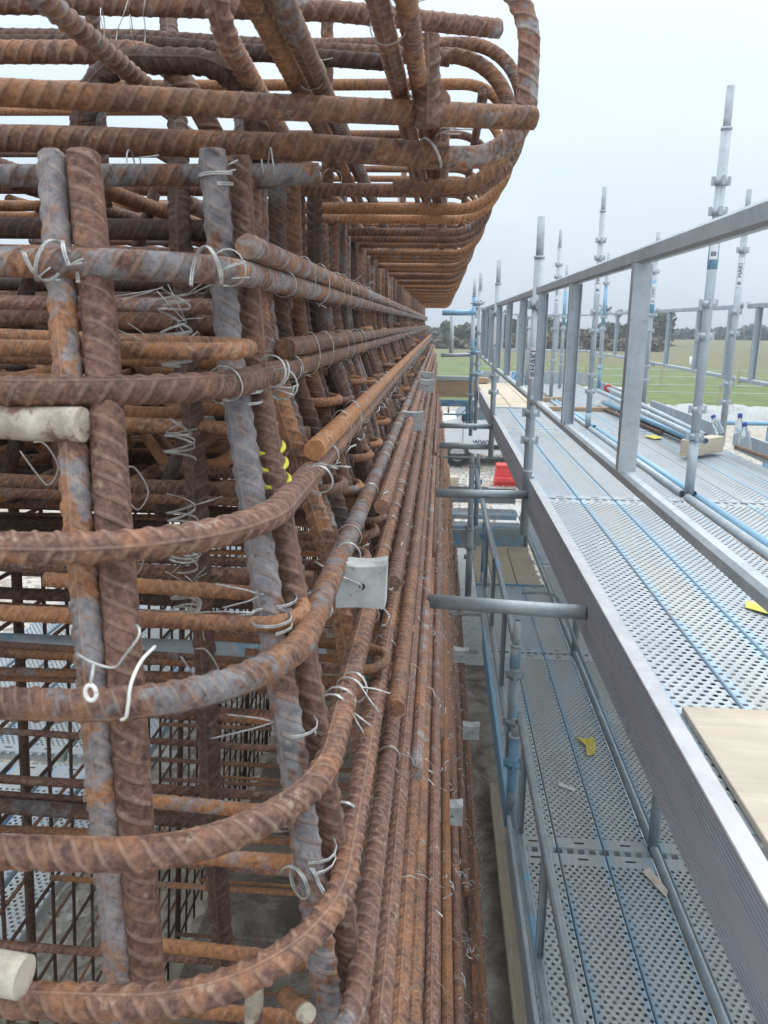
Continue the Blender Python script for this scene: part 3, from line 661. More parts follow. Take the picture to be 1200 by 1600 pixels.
# ---------------------------------------------------------------- concrete spacers tied on the side face
def spacer(name, c, s, label, rot=0.):
    o = empty(name, c, label=label, cat='spacer', group='concrete spacers tied to the wall cage')
    w_, d_, h_ = .072*s, .045*s, .066*s
    mb = MB(); n = 8; V = []
    for yy in (-d_/2, d_/2):
        for k in range(n+1):
            t = k/n-.5; V.append((c[0]+t*w_, c[1]+yy, c[2]+h_/2-.005*s*(1-4*t*t)))
        for k in range(n+1):
            t = k/n-.5; V.append((c[0]+t*w_*.96, c[1]+yy, c[2]-h_/2+.002*s*(1-4*t*t)))
    m_ = n+1; f = []
    for k in range(n):
        f += [(k, m_+k, m_+k+1, k+1), (2*m_+k+1, 3*m_+k+1, 3*m_+k, 2*m_+k), (k, k+1, 2*m_+k+1, 2*m_+k), (m_+k+1, m_+k, 3*m_+k, 3*m_+k+1)]
    f += [(0, 2*m_, 3*m_, m_), (n, m_+n, 3*m_+n, 2*m_+n)]
    mb.add(V, f); mb.build('block', 'conc', o)
    mb = MB(); mb.sweep([(c[0]+.003, c[1]-d_/2-.0008, c[2]), (c[0]+.003, c[1]-d_/2+.004, c[2])], .0045*s, 12); mb.build('hole', 'blackp', o)
    mb = MB(); mb.sweep(smoothpath([(c[0]-.065*s, c[1]-.01, c[2]+.03*s), (c[0]-.03*s, c[1]-.03*s, c[2]+.018*s), (c[0]+.002, c[1]-.024*s, c[2]+.002), (c[0]-.014*s, c[1]-.022*s, c[2]-.014*s)], 5), .0015*s, 6); mb.build('tie_wire', 'wire', o)
    return o
for i, (c, s, lb) in enumerate([((-.112, 1.16, -.388), 1.08, 'largest pale grey concrete spacer block, tied beside the near bend of the wall cage'),
    ((-.105, 3.15, -.375), 1.15, 'grey concrete spacer block on the upper rows, second one from the largest block'),
    ((-.075, 4.5, -.34), 1.15, 'grey spacer block high on the cage face just below the two topmost bars'),
    ((-.078, 5.2, -.34), 1.15, 'small grey spacer block highest and farthest on the cage face'),
    ((.10, 4.7, -1.72), 1.3, 'small grey spacer block at the cage edge beside the long cross tube'),
    ((.16, 4.2, -1.82), 1.2, 'small grey spacer block on the lower cage edge, below the long cross tube'),
    ((.20, 3.6, -1.96), 1.15, 'grey spacer block low on the cage edge beside the concrete strip'),
    ((.075, 2.35, -1.58), 1.1, 'grey spacer block in the middle of the lower bars, among white wire ends'),
    ((.13, 1.62, -1.92), 1.1, 'grey spacer block at the bottom of the picture by the cage foot')]):
    spacer('spacer_block', c, s, lb)

# ================================================================ SCAFFOLD
G_STD = 'upright scaffold standards'
def collar(mb, x, y, z, s=1.):
    mb.sweep([(x, y, z-.018), (x, y, z+.018)], .036*s, 8, phase=.4)
    for a in range(4):
        th = a*math.pi/2; mb.box((x+.040*s*math.cos(th), y+.040*s*math.sin(th), z+.002), (.016, .016, .044))
def standard(x, y, z0, z1, label, mat='galv', cols=None, spigot=.2, name='scaffold_standard', stick=None, paint=None, r=.0255):
    o = empty(name, (x, y, z0), label=label, cat='scaffold pole', group=G_STD)
    mb = MB(); zz = z1-spigot; mb.sweep([(x, y, z0), (x, y, zz)], r, 20, wall=.003); mb.build('tube', mat, o)
    mb = MB(); mb.sweep([(x, y, zz-.008), (x, y, zz+.006)], r+.003, 20); 
    mb.sweep([(x, y, zz+.006), (x, y, zz+.05), (x+.001, y, zz+.062), (x, y, zz+.085), (x, y, z1)], r*.78, 16, wall=.003); mb.build('spigot', 'galv', o)
    if cols is None: cols = [.74, .59, .12, -.05, -.45, -.60]
    for c in cols:
        if z0+.05 < c < zz-.05:
            mb = MB(); collar(mb, x, y, c); mb.build('collar', mat if mat != 'galv_bb' else 'galv', o)
    for (a, b, mm) in (paint or []):
        mb = MB(); mb.sweep([(x, y, a), (x, y, b)], r+.0012, 20); mb.build('paint_band', mm, o)
    return o
def text(o, s, size, loc, rot, mat, name='lettering'):
    cu = bpy.data.curves.new(name, 'FONT'); cu.body = s; cu.size = size; cu.extrude = .0006; cu.align_x = 'CENTER'; cu.align_y = 'CENTER'
    t = bpy.data.objects.new(name, cu); me = bpy.data.meshes.new_from_object(t); bpy.data.objects.remove(t)
    q = bpy.data.objects.new(name, me); COL.objects.link(q); me.materials.append(M[mat]); q.parent = o
    q.location = Vector(loc)-(o.matrix_world.translation if o.parent is None else o.parent.matrix_world.translation); q.rotation_euler = rot; return q
def sticker(o, x, y, z, h=.13, txt='HAKI', face=None):
    mb = MB(); n = 8; V = []; rr = .0275
    a0 = math.atan2(-y, -x); 
    for zz in (z-h/2, z+h/2):
        for k in range(n+1):
            a = a0+(k/n-.5)*1.7; V.append((x+rr*math.cos(a), y+rr*math.sin(a), zz))
    mb.add(V, [(k, k+1, n+2+k, n+1+k) for k in range(n)]); st = mb.build('sticker', 'white', o)
    d = Vector((-x, -y, 0)).normalized(); p = Vector((x, y, z+h*.08))+d*(rr+.001)
    yaw = math.atan2(d.y, d.x)+math.pi/2
    m_ = (Matrix.Rotation(yaw, 3, 'Z') @ Matrix.Rotation(R(90), 3, 'X') @ Matrix.Rotation(R(90), 3, 'Z'))
    t = text(o, txt, .048, p, m_.to_euler(), 'ink')
    mb = MB()
    for k in range(3):
        q = Vector((x, y, z-h*.40+.008*k))+d*(rr+.0005); u_ = Vector((0, 0, 1)).cross(d)
        mb.box(q, (.028, .002, .004), Matrix.Rotation(yaw, 4, 'Z'))
    mb.build('sticker_stripes', 'ink', o)
# row 1 (beside the wall), row 2, row 3
o = standard(.50, 4.40, -1.16, .545, 'lettered-sticker pole nearest the cage, between the two nearest rail frames', cols=[.10, -.47, -.62], spigot=.2)
sticker(o, .50, 4.40, -.20, .17)
mb = MB(); mb.sweep([(.5, 4.4, -.80), (.5, 4.4, -.785)], .029, 20); mb.build('ring', 'galv', o)
o = standard(.50, 7.55, -1.24, .56, 'second galvanised standard along the cage side rail, with a torn white sticker', cols=[.10, -.47, -.62, -1.2], spigot=.2); sticker(o, .5, 7.55, -.12, .2, '')
standard(.47, 10.4, -1.35, .62, 'farthest standard beside the cage end with blue couplers', 'galv_b', cols=[-.10, -.5, -.62])
standard(.40, 10.5, -1.3, .55, 'standard just left of the farthest one at the cage end, no rail frame on it', 'galv_b', cols=[-.3, -.9])
o = standard(1.435, 4.55, -.93, 1.196, 'tallest galvanised standard, blue painted patch at head height, foot by the blue ledger pair', mat='galv', paint=[(.30, .52, 'galv_bb'), (-.93, -.62, 'galv_b')])
sticker(o, 1.435, 4.55, .45, .2, '')
o = standard(1.40, 7.6, -.93, 1.19, 'standard with a lettered sticker behind the third rail upright, tallest of the middle distance', paint=[(-.93, -.8, 'galv_b')]); sticker(o, 1.40, 7.6, .40, .24)
o = standard(1.45, 10.6, -.93, 1.16, 'slim standard farther back behind the near left rail frame, sticker near its top'); sticker(o, 1.45, 10.6, .40, .26)
o = standard(2.35, 6.75, -.97, 1.04, 'standard at the right edge of the photo with two lettered stickers, by the bottles'); sticker(o, 2.35, 6.75, .42, .22)
o = standard(2.35, 9.4, -.97, 1.01, 'blue painted standard behind the widest rail upright', paint=[(.1, .5, 'galv_bb')]); sticker(o, 2.35, 9.4, .35, .22)
standard(2.33, 12.0, -.97, 1.0, 'far standard with a bright blue middle, between the two sticker poles', paint=[(-.0, .55, 'galv_bb'), (-.9, -.55, 'galv_bb')])
standard(1.85, 12.6, -.97, .88, 'farthest short standard with blue middle just right of the lettered one', paint=[(-.0, .5, 'galv_bb')])
standard(1.42, 13.4, -.97, .55, 'short standard at the far end rail close to a slim taller one')

# guardrail frames
G_FR = 'guardrail frames along the upper deck'
def frame_y(x, y0, y1, zt, zb, ups, label, name='guardrail_frame', mat='galv', wide=.046):
    o = empty(name, (x, (y0+y1)/2, zb), label=label, cat='guardrail', group=G_FR)
    mb = MB(); mb.box((x, (y0+y1)/2, zt), (.030, y1-y0, .042), bev=.007); mb.build('top_rail', mat, o)
    mb = MB(); mb.box((x, (y0+y1)/2, zb), (.034, y1-y0, .034), bev=.008); mb.build('bottom_rail', mat, o)
    for u_ in ups:
        mb = MB(); t = .003; H = zt-zb-.034; zc = (zt+zb)/2-.002
        sg = 1 if u_ < 2.2 else -1; W2 = wide/2; D = .032*sg; P = [(-W2, 0), (W2, 0), (W2, D), (W2-t, D), (W2-t, t*sg), (-W2+t, t*sg), (-W2+t, D), (-W2, D)]; V = [(x+a, u_+b-(D/2), zz) for zz in (zc-H/2, zc+H/2) for a, b in P]; mb.add(V, [tuple(range(8))[::-1], tuple(range(8, 16))]+[(k, (k+1) % 8, 8+(k+1) % 8, 8+k) for k in range(8)]); mb.build('upright', mat, o)
    for yy in (y0, y1):
        mb = MB(); mb.tube((x, yy, zt-.01), (x, yy, zt+.035), .014, 10); mb.build('hook', mat, o); mb = MB(); mb.tube((x, yy, zb-.03), (x, yy, zb+.02), .014, 10); mb.build('hook', mat, o)
    return o
def frame_x(y, x0, x1, zt, zb, ups, label, name='guardrail_frame', mat='galv'):
    o = empty(name, ((x0+x1)/2, y, zb), label=label, cat='guardrail', group=G_FR)
    for z_, nm in ((zt, 'top_rail'), (zb, 'bottom_rail')):
        mb = MB(); mb.box(((x0+x1)/2, y, z_), (x1-x0, .03, .036), bev=.007); mb.build(nm, mat, o)
    for u_ in ups:
        mb = MB(); mb.box((u_, y, (zt+zb)/2), (.045, .02, zt-zb-.037)); mb.build('upright', mat, o)
    return o
frame_y(.50, .9, 4.34, .172, -.392, [1.05, 2.13, 3.15, 4.12], 'nearest galvanised guardrail frame, reaching out of the photo on the right')
frame_y(.50, 4.47, 7.48, .172, -.392, [5.1, 6.15, 7.2], 'second guardrail frame along the cage side, behind the pole with the lettered sticker')
frame_y(.50, 7.62, 10.3, .172, -.392, [8.2, 9.1, 9.9], 'third and farthest guardrail frame along the cage side')
frame_y(2.42, 3.7, 6.68, .165, -.41, [4.3, 5.5, 6.45], 'guardrail frame on the far side of the deck at the right edge of the photo')
frame_y(2.42, 6.82, 9.35, .165, -.41, [7.05, 7.9, 8.9], 'far side guardrail frame behind the tallest pole')
frame_y(2.42, 9.45, 11.95, .165, -.41, [9.7, 10.6, 11.5], 'far side guardrail frame seen behind the widest upright')
frame_y(2.40, 12.05, 13.5, .165, -.41, [12.4, 13.1], 'far corner guardrail frame on the far side of the deck')
frame_x(13.55, .55, 1.40, .165, -.41, [.7, 1.0, 1.25], 'far end guardrail frame, left one')
frame_x(13.55, 1.46, 2.38, .165, -.41, [1.6, 1.9, 2.2], 'far end guardrail frame, right one')

# deck planks
def plank(x, y, z, w_, L, mat, label, group, hooks=True, prism=True):
    o = empty('deck_plank', (x, y, z), label=label, cat='scaffold plank', group=group)
    mb = MB(); g = .005; ww = w_-g; b = .006; H = .058
    prof = [(0, -H), (0, -b), (b*.4, -b*.3), (b, 0), (ww/2, 0), (ww-b, 0), (ww-b*.4, -b*.3), (ww, -b), (ww, -H), (ww-.002, -H), (ww-.002, -b-.002), (.002, -b-.002), (.002, -H)]
    prof = [(0, -H), (0, -b), (b*.4, -b*.3), (b, 0), (ww-b, 0), (ww-b*.4, -b*.3), (ww, -b), (ww, -H)]
    V = [(px, yy, pz) for yy in (.012, L-.012) for px, pz in prof]; n = len(prof)
    f = [(i, i+1, n+i+1, n+i) for i in range(n-1)]+[tuple(range(n))[::-1], tuple(range(n, 2*n)), (n-1, 0, n, 2*n-1)]  # closed underside added to keep light out, so the holes look dark
    mb.add(V, f)
    body = mb.build('plank_sheet', mat, None); body.parent = o; body.location = (g/2, 0, 0)
    if hooks:
        for yy, sg in ((0, 1), (L, -1)):
            mb = MB(); P = [(0, yy+sg*.014), (ww, yy+sg*.014)]
            for k in range(3, -1, -1):
                a, b = ww*(.09+.24*k), ww*(.19+.24*k); P += [(b, yy+sg*.008), (b, yy-sg*.010), (a, yy-sg*.010), (a, yy+sg*.008)]
            n = len(P); V = [(q[0], q[1], zz) for zz in (-.014, -.003) for q in P]; ordr = tuple(range(n))
            mb.add(V, [ordr[::-1], tuple(range(n, 2*n))]+[(q, (q+1) % n, n+(q+1) % n, n+q) for q in range(n)])
            h_ = mb.build('end_hook', 'galv', None); h_.parent = o; h_.location = (g/2, 0, 0)
        for yy in (.05, L-.05):
            mb = MB(); mb.box((ww/2, yy, .0006), (ww*.22, .012, .0006)); h_ = mb.build('slot', 'blackp', None); h_.parent = o; h_.location = (g/2, 0, 0)
    return o
UPW = [m_plank('punched_plank_a', .195, 3.03, 11, .0335, .0076, (.44, .47, .48), .02, .15, (.43, .40, .34)),
       m_plank('punched_plank_b', .195, 3.03, 11, .0335, .0076, (.42, .47, .50), .02, .1, (.43, .41, .35)),
       m_plank('punched_plank_c', .195, 3.03, 11, .0335, .0076, (.40, .46, .50), .12, .1, (.42, .41, .37))]
xs_u = [.60, .795, .99, 1.185, 1.505, 1.70, 1.895, 2.09]
ords = ['first', 'second', 'third', 'fourth', 'fifth', 'sixth', 'seventh', 'eighth', 'ninth', 'tenth', 'eleventh', 'twelfth']
for j, (y0, nm) in enumerate(((-1.67, 'lowest'), (1.38, 'nearest'), (4.43, 'second'), (7.48, 'third'), (10.5, 'farthest'))):
    for i, x in enumerate(xs_u):
        if j == 0: continue
        L = 3.03; yy = y0
        if j == 3 and i < 3: L = 1.9
        if j == 4 and i < 3: continue
        L_ = min(L, 13.5-yy)
        plank(x, yy, ZU, .195, L_, UPW[(i*2+j) % 3], f'perforated pale plank of the upper deck, {ords[i]} from the cage side, {nm} bay', 'perforated planks of the upper deck')
for i, x in enumerate((.60, .84, 1.08)):
    mb = MB(); o = mb.box((x+.117, 11.4, ZU-.012), (.232, 4.0, .036), bev=.004).build('timber_board', 'board'); tag(o, f'pale board at the far end of the upper deck, {ords[i]} from the cage side', 'board', 'boards at the far end of the upper deck')
mb = MB(); o = mb.box((.8, 9.39, ZU-.012), (.42, .03, .05), bev=.004).build('board_end_strip', 'galv_b'); tag(o, 'pale blue steel strip closing the near ends of the far boards', 'steel strip')
mb = MB(); o = mb.box((1.22, 1.2, ZU+.012), (1.18, 1.36, .018), bev=.002).build('plywood_sheet', 'ply'); tag(o, 'pale plywood sheet lying on the upper deck at the right edge', 'plywood')
# lower deck
LPM = [m_plank('punched_lower_a', .22, 2.34, 12, .034, .0076, (.56, .60, .60), -.1, .25, (.50, .48, .40)), m_plank('punched_lower_b', .22, 2.34, 12, .034, .0076, (.56, .62, .66), .12, .15, (.52, .50, .42)),
       m_plank('punched_lower_c', .22, 2.34, 12, .034, .0076, (.60, .63, .62), .0, .3, (.48, .47, .42))]
for j, y0 in enumerate((-1.33, 1.03, 3.39, 5.75, 8.12)):
    for i, x in enumerate((.405, .625, .845, 1.115, 1.335, 1.555)):
        if j == 0 or (j == 4 and i < 3): continue
        L = 2.34 if (y0 < 5 or i > 2) else 1.6
        plank(x, y0, ZL, .22, L, LPM[[0, 0, 1, 2, 0, 1][i] if j == 2 else (i+j) % 3 if j != 1 else [0, 2, 1, 2, 0, 1][i]], f'perforated plank of the lower deck, {ords[i]} from its cage side, in the {["","nearest","second","third","farthest"][j]} row', 'perforated planks of the lower deck')
for i, x in enumerate((.40, .56, .80)):
    mb = MB(); o = mb.box((x+(.07 if i == 0 else .115), 8.05, ZL-.014), (.14 if i == 0 else .23, 1.34, .036), bev=.004).build('timber_board', 'board_g'); tag(o, f'grey timber board on the lower deck below the cross tubes, {["left narrow","middle","right"][i]} one', 'board', 'boards on the lower deck')
mb = MB(); o = mb.box((.73, 7.37, ZL-.012), (.66, .03, .05), bev=.004).build('board_end_strip', 'blue'); tag(o, 'blue strip at the near ends of the lower deck boards', 'steel strip')
# toe boards (grooved aluminium) beside the upper deck
def toeboard(y0, y1, x, zt, H, label, dx=.042):
    o = empty('toe_board', (x, (y0+y1)/2, zt-H), label=label, cat='toe board', group='grooved toe boards')
    mb = MB(); prof = [(x, zt-.012)]; z = zt-.012; 
    for k in range(5): z -= .0055; prof += [(x, z), (x+.0065, z-.001), (x+.0065, z-.004), (x, z-.005)]; z -= .005
    mid = zt-H/2-.012; prof += [(x, mid-.012)]; z = zt-H+.06
    prof = prof[:-1]+[(x, z)]
    for k in range(5): z -= .0055; prof += [(x, z), (x+.0065, z-.001), (x+.0065, z-.004), (x, z-.005)]; z -= .005
    prof += [(x, zt-H), (x+.02, zt-H), (x+.02, zt-.012)]
    n = len(prof); V = [(px, yy, pz) for yy in (y0, y1) for px, pz in prof]
    f = [(i, (i+1) % n, n+(i+1) % n, n+i) for i in range(n)]+[tuple(range(n))[::-1], tuple(range(n, 2*n))]
    mb.add(V, f); mb.build('grooved_face', 'alu', o)
    mb = MB(); mb.box((x+dx/2, (y0+y1)/2, zt-.005), (dx, y1-y0, .010), bev=.002); mb.build('top_lip', 'alu_w', o); return o
toeboard(.2, 4.36, .503, -.83, .19, 'nearest grooved aluminium toe board with a pale lip, above the lower deck')
toeboard(4.44, 7.5, .503, -.83, .17, 'second grooved toe board, starting at the sticker pole')
toeboard(7.6, 10.4, .503, -.83, .17, 'farthest grooved toe board along the cage side edge')
def steelboard(c, d, label, mat='galv', name='toe_board', cat='toe board', grp='plain steel toe boards'):
    mb = MB(); o = mb.box(c, d, bev=.003).build(name, mat); return tag(o, label, cat, grp)
for i, (a, b) in enumerate(((3.6, 6.6), (6.9, 9.3), (9.5, 13.5))):
    steelboard((2.41, (a+b)/2, -.895), (.022, b-a, .15), 'grey toe board on the deck far side, '+['beyond the bottles', 'behind the loose tubes', 'by the red cap'][i])
o = steelboard((1.45, 13.62, -.86), (1.9, .02, .2), 'pale steel toe board across the far end with a round blue emblem', 'galv')
oo = empty('toe_board', (1.25, 13.6, -.95), label='pale panel with blue round lettering standing at the far end of the deck', cat='toe board')
mb = MB(); mb.box((1.35, 13.59, -.86), (.75, .012, .19)).build('panel', 'white', oo)
mb = MB(); mb.box((1.32, 13.58, -.86), (.26, .008, .17)).build('emblem_patch', 'ink_b', oo); text(oo, 'CO', .16, (1.32, 13.57, -.86), (R(90), 0, 0), 'white')

# tubes
def tube(name, a, b, r, mat, label, cat='scaffold tube', group=None, seg=16, wall=.004):
    mb = MB(); mb.sweep([a, b], r, seg, wall=wall if r > .015 else 0); return tag(mb.build(name, mat), label, cat, group)
GT = 'cross tubes between deck and cage'
tube('transom_tube', (-.02, 2.56, -.918), (.50, 2.52, -.925), .0243, 'galv_d', 'nearest and thickest horizontal tube reaching from the deck edge to the cage', group=GT)
tube('transom_tube', (-.007, 4.33, -.918), (.50, 4.36, -.92), .0243, 'galv_d', 'second horizontal tube from deck edge to cage, above the gravel', group=GT)
tube('transom_tube', (-.0, 7.45, -.93), (.50, 7.45, -.93), .0243, 'galv_d', 'horizontal tube in front of the van bonnet', group=GT)
tube('transom_tube', (-.0, 7.6, -1.14), (.50, 7.6, -1.14), .03, 'galv_d', 'thick dirty horizontal tube crossing just above the van wheel', group=GT)
tube('transom_tube', (-.0, 7.7, -1.27), (.6, 7.7, -1.27), .009, 'galv_d', 'thin rod crossing the van wheel', group=GT)
tube('transom_tube', (.0, 9.6, -1.95), (.62, 9.6, -1.95), .010, 'galv_d', 'thin rod crossing in front of the red box, upper one', group=GT)
tube('transom_tube', (.0, 9.3, -1.98), (.62, 9.3, -1.985), .010, 'galv_d', 'thin rod crossing in front of the red box, lower one', group=GT)
tube('transom_tube', (.0, 10.55, -.40), (.43, 10.55, -.39), .024, 'galv_b', 'horizontal tube in front of the green field by the cage end', group=GT)
tube('transom_tube', (.0, 10.5, .135), (.43, 10.5, .14), .034, 'galv_bb', 'blue horizontal tube just above the horizon at the cage end', group=GT)
tube('transom_tube', (.05, 10.6, -1.17), (.45, 10.6, -1.17), .012, 'blue', 'thin blue tube below the ladder beam in front of the van', group=GT)
tube('post_tube', (.14, 11.3, -.45), (.14, 11.3, .10), .028, 'galv', 'pale vertical tube before the hedge at the end of the cage', 'scaffold tube')
o = steelboard((.2, 10.9, -.86), (.56, .04, .22), 'brown timber toe board with pale top, crossing at the end of the cage', 'timber', 'timber_toe_board')
mb = MB(); tag(mb.box((.2, 10.9, -.715), (.58, .07, .06), bev=.005).build('steel_cap_rail', 'galv'), 'pale steel rail lying on the brown timber toe board', 'rail')
oo = empty('ladder_beam', (.25, 10.7, -1.1), label='blue steel beam with posts below the brown timber toe board', cat='beam')
mb = MB(); mb.box((.25, 10.7, -1.03), (.48, .05, .09), bev=.008).build('chord', 'blue', oo)
mb = MB(); mb.tube((.12, 10.66, -1.08), (.12, 10.66, -1.16), .012, 8).build('hanger', 'galv_d', oo)
mb = MB(); mb.box((.42, 10.6, -1.25), (.05, .05, .4)).box((.36, 10.62, -1.2), (.03, .03, .3)).build('post', 'blue', oo)
for i, (x, y, z, r_) in enumerate(((.43, 10.3, .25, 0), (.42, 10.3, -.35, .5), (.44, 10.3, -.62, 1.))):
    o = empty('coupler', (x, y, z), label=['blue coupler clamp high on the farthest standard', 'greenish blue coupler below the horizon on the farthest standard', 'blue coupler on the farthest standard near deck level'][i], cat='coupler', group='blue couplers')
    mb = MB(); mb.sweep([(x, y, z-.03), (x, y, z+.03)], .05, 10).box((x+.06, y, z+.015), (.06, .04, .05), Matrix.Rotation(.5, 4, 'Y'), .008); mb.build('clamp', 'blue', o)
    mb = MB(); mb.tube((x-.08, y-.02, z), (x+.08, y-.05, z+.01), .009, 8).tube((x+.02, y-.05, z-.02), (x+.10, y-.04, z+.03), .012, 6); mb.build('bolt', 'galv_b', o)
# ledgers at deck level, loose tubes, timbers
GL = 'ledgers set into the upper deck'
for i, (x, m_) in enumerate(((1.415, 'galv'), (1.475, 'galv_bb'))):
    for j, (a, b) in enumerate(((1.3, 4.5), (4.6, 7.55), (7.65, 10.6))):
        tube('deck_ledger', (x, a, -.943), (x, b, -.943), .024, m_, f'{"grey" if i == 0 else "blue"} tube let into the upper deck, {["nearest", "middle", "farthest"][j]} length', group=GL)
GLT = 'loose tubes lying on the deck'
tube('loose_tube', (1.95, 10.1, -.785), (1.88, 5.72, -.785), .0243, 'galv_b', 'longest loose tube with a blue end lying across a timber block', group=GLT)
tube('loose_tube', (1.93, 9.6, -.885), (2.04, 6.6, -.885), .0243, 'galv_bb', 'loose tube with blue open end, below the longest one', group=GLT)
LT = tube('loose_tube', (2.20, 10.7, -.80), (2.13, 6.5, -.85), .0243, 'galv', 'grey loose tube partly hidden between the two blue ended tubes', group=GLT)
tube('loose_tube', (1.99, 9.38, -.80), (2.25, 6.9, -.87), .0243, 'galv', 'short grey loose tube with a red ring cap on its far end', group=GLT) if False else None
M['rust_tube'] = m_simple('rusty_tube', (.14, .085, .065), (.25, .16, .12), 14, .7)
tube('loose_bar', (1.86, 9.5, -.925), (1.98, 7.2, -.925), .016, 'rust_tube', 'rusty bar lying lowest beside the loose tubes', 'steel bar', wall=0)
tube('loose_bar', (1.98, 9.0, -.925), (2.06, 6.75, -.925), .014, 'rust_tube', 'rusty bar lying under the blue ended tube', 'steel bar', wall=0)
tube('loose_bar', (2.2, 6.0, -.86), (2.33, 4.0, -.86), .016, 'rust_tube', 'rusty bar along the far toe board at the right edge', 'steel bar', wall=0)
def timber(c, d, rz, label, mat='timber', name='timber_piece'):
    mb = MB(); o = mb.box((0, 0, 0), d, bev=.004).build(name, mat); o.location = c; o.rotation_euler = (0, 0, rz); return tag(o, label, 'timber', 'timber pieces on the deck')
timber((1.97, 6.05, -.865), (.44, .10, .12), .75, 'pale square timber block under the loose tubes beside the tallest pole', 'board')
timber((1.55, 9.2, -.925), (.9, .07, .045), .06, 'long brown timber batten lying across the deck near the red cap')
timber((1.35, 10.3, -.92), (.42, .06, .05), .35, 'short brown timber batten near the far end of the deck')
timber((.68, 13.2, -.89), (.2, .2, .08), .1, 'small brown timber block at the far end by the rail', 'timber')
mb = MB(); mb.add([(1.84, 6.9, -.94), (1.93, 6.95, -.935), (1.90, 7.15, -.937), (1.79, 7.05, -.93), (1.84, 6.9, -.938), (1.93, 6.95, -.933), (1.90, 7.15, -.935), (1.79, 7.05, -.928)], [(0, 3, 2, 1), (4, 5, 6, 7), (0, 1, 5, 4), (1, 2, 6, 5), (2, 3, 7, 6), (3, 0, 4, 7)]); tag(mb.build('paper_scrap', 'paper_y'), 'crumpled tan scrap beside the loose tubes', 'litter')
mb = MB(); mb.sweep([(2.20+.04*math.cos(a), 10.7, -.80+.04*math.sin(a)) for a in np.linspace(0, 5.4, 14)], .015, 8); q = mb.build('end_cap', 'red', None, 'red ring-shaped tube cap'); q.parent = LT
# water bottles
for i, (x, y, z, h, lean) in enumerate(((2.18, 6.3, -.80, .15, .5), (2.33, 6.35, -.90, .24, 0.), (2.34, 6.15, -.92, .22, .2))):
    o = empty('water_bottle', (x, y, z), label=['clear bottle with dark blue cap lying against the tubes, left of three', 'tallest clear bottle with blue cap standing at the far toe board', 'small clear bottle with dark cap, right of three'][i], cat='bottle', group='water bottles by the toe board')
    ax = Vector((-math.sin(lean), 0, math.cos(lean))); p = Vector((x, y, z)); mb = MB()
    prof = [(0, .03), (.02, .034), (h*.3, .034), (h*.35, .031), (h*.6, .034), (h*.72, .03), (h*.85, .015), (h*.92, .013)]
    for (a, r0), (b, r1) in zip(prof, prof[1:]):
        n = 14; V = []
        rm = Vector((0, 0, 1)).rotation_difference(ax).to_matrix()
        for hh, rr in ((a, r0), (b, r1)):
            for k in range(n): V.append(tuple(p+rm @ Vector((rr*math.cos(k*6.2832/n), rr*math.sin(k*6.2832/n), hh))))
        mb.add(V, [(k, (k+1) % n, n+(k+1) % n, n+k) for k in range(n)], smooth=True)
    mb.build('bottle_body', 'bottle', o)
    mb = MB(); mb.sweep([tuple(p+ax*h*.90), tuple(p+ax*h*1.04)], .018, 12); mb.build('cap', 'bluecap', o)
# stickers / litter on decks
def scrap(verts, z, mat, label):
    mb = MB(); n = len(verts); V = [(x, y, z+.006+.01*((i*37) % 5)/5) for i, (x, y) in enumerate(verts)]; V += [(x, y, zz+.0015) for x, y, zz in V]
    f = [tuple(range(n))[::-1], tuple(range(n, 2*n))]+[(i, (i+1) % n, n+(i+1) % n, n+i) for i in range(n)]
    mb.add(V, f); tag(mb.build('paper_scrap', mat), label, 'litter', 'litter on the decks')
scrap([(.875, 4.47), (.93, 4.44), (.99, 4.46), (.985, 4.36), (.965, 4.27), (.915, 4.25), (.925, 4.36), (.90, 4.42)], ZL, 'paper_y', 'torn yellow paper lying on the lower deck')
scrap([(1.24, 4.0), (1.30, 4.08), (1.36, 4.0), (1.36, 3.9), (1.29, 3.88)], ZL, 'paper_w', 'torn orange and white label on the lower deck beside the toe board')
scrap([(.70, 3.93), (.715, 3.955), (.79, 3.89), (.785, 3.87)], ZL, 'white', 'small white curled strip on the lower deck')
scrap([(.99, 3.25), (1.03, 3.28), (1.07, 3.12), (1.055, 3.08)], ZL, 'paper_w', 'thin pale strip at the plank ends by the lower deck post')
scrap([(1.075, 2.68), (1.10, 2.74), (1.2, 2.66), (1.19, 2.55), (1.13, 2.6)], ZU, 'paper_y', 'pale yellow torn label on the upper deck at the right edge')
# lower deck: edge guardrail, posts, toe board, hook rod
standard(.415, 3.75, -2.2, -1.43, 'dark blue painted short standard with an open top on the lower deck edge', mat='galv_d', cols=[-1.72, -1.98], spigot=.13, paint=[(-1.68, -1.56, 'blue')])
standard(.41, 3.55, -2.45, -1.9, 'short blue post on the lower deck edge right below the open topped one', mat='blue', cols=[-2.1], spigot=.05)
standard(1.09, 3.45, -2.5, -1.6, 'grey post standing on the lower deck against the grooved toe board', mat='galv_d', cols=[-2.05], spigot=.1)
standard(1.09, 5.8, -2.5, -1.2, 'slim grey post farther along the lower deck, under the nearest cross tube', mat='galv_d', cols=[-1.8], spigot=.1)
standard(1.02, 8.8, -2.5, -1.2, 'farthest post beside the lower deck, by the timber boards', mat='galv_d', cols=[-1.9], spigot=.1)
G_FR = 'guardrail frames of the lower deck'
frame_y(.43, .9, 3.55, -1.86, -2.32, [1.5, 2.55, 3.3], 'nearest dark guardrail frame along the lower deck edge', mat='galv_d', wide=.03)
frame_y(.43, 4.0, 6.9, -1.62, -2.2, [4.6, 5.6, 6.5], 'second dark guardrail frame along the lower deck, with the blue posts', mat='galv_d', wide=.03)
steelboard((.392, 2.2, -2.40), (.02, 2.5, .16), 'pale toe board along the near lower deck edge beside the concrete strip', 'galv', grp='toe boards of the lower deck')
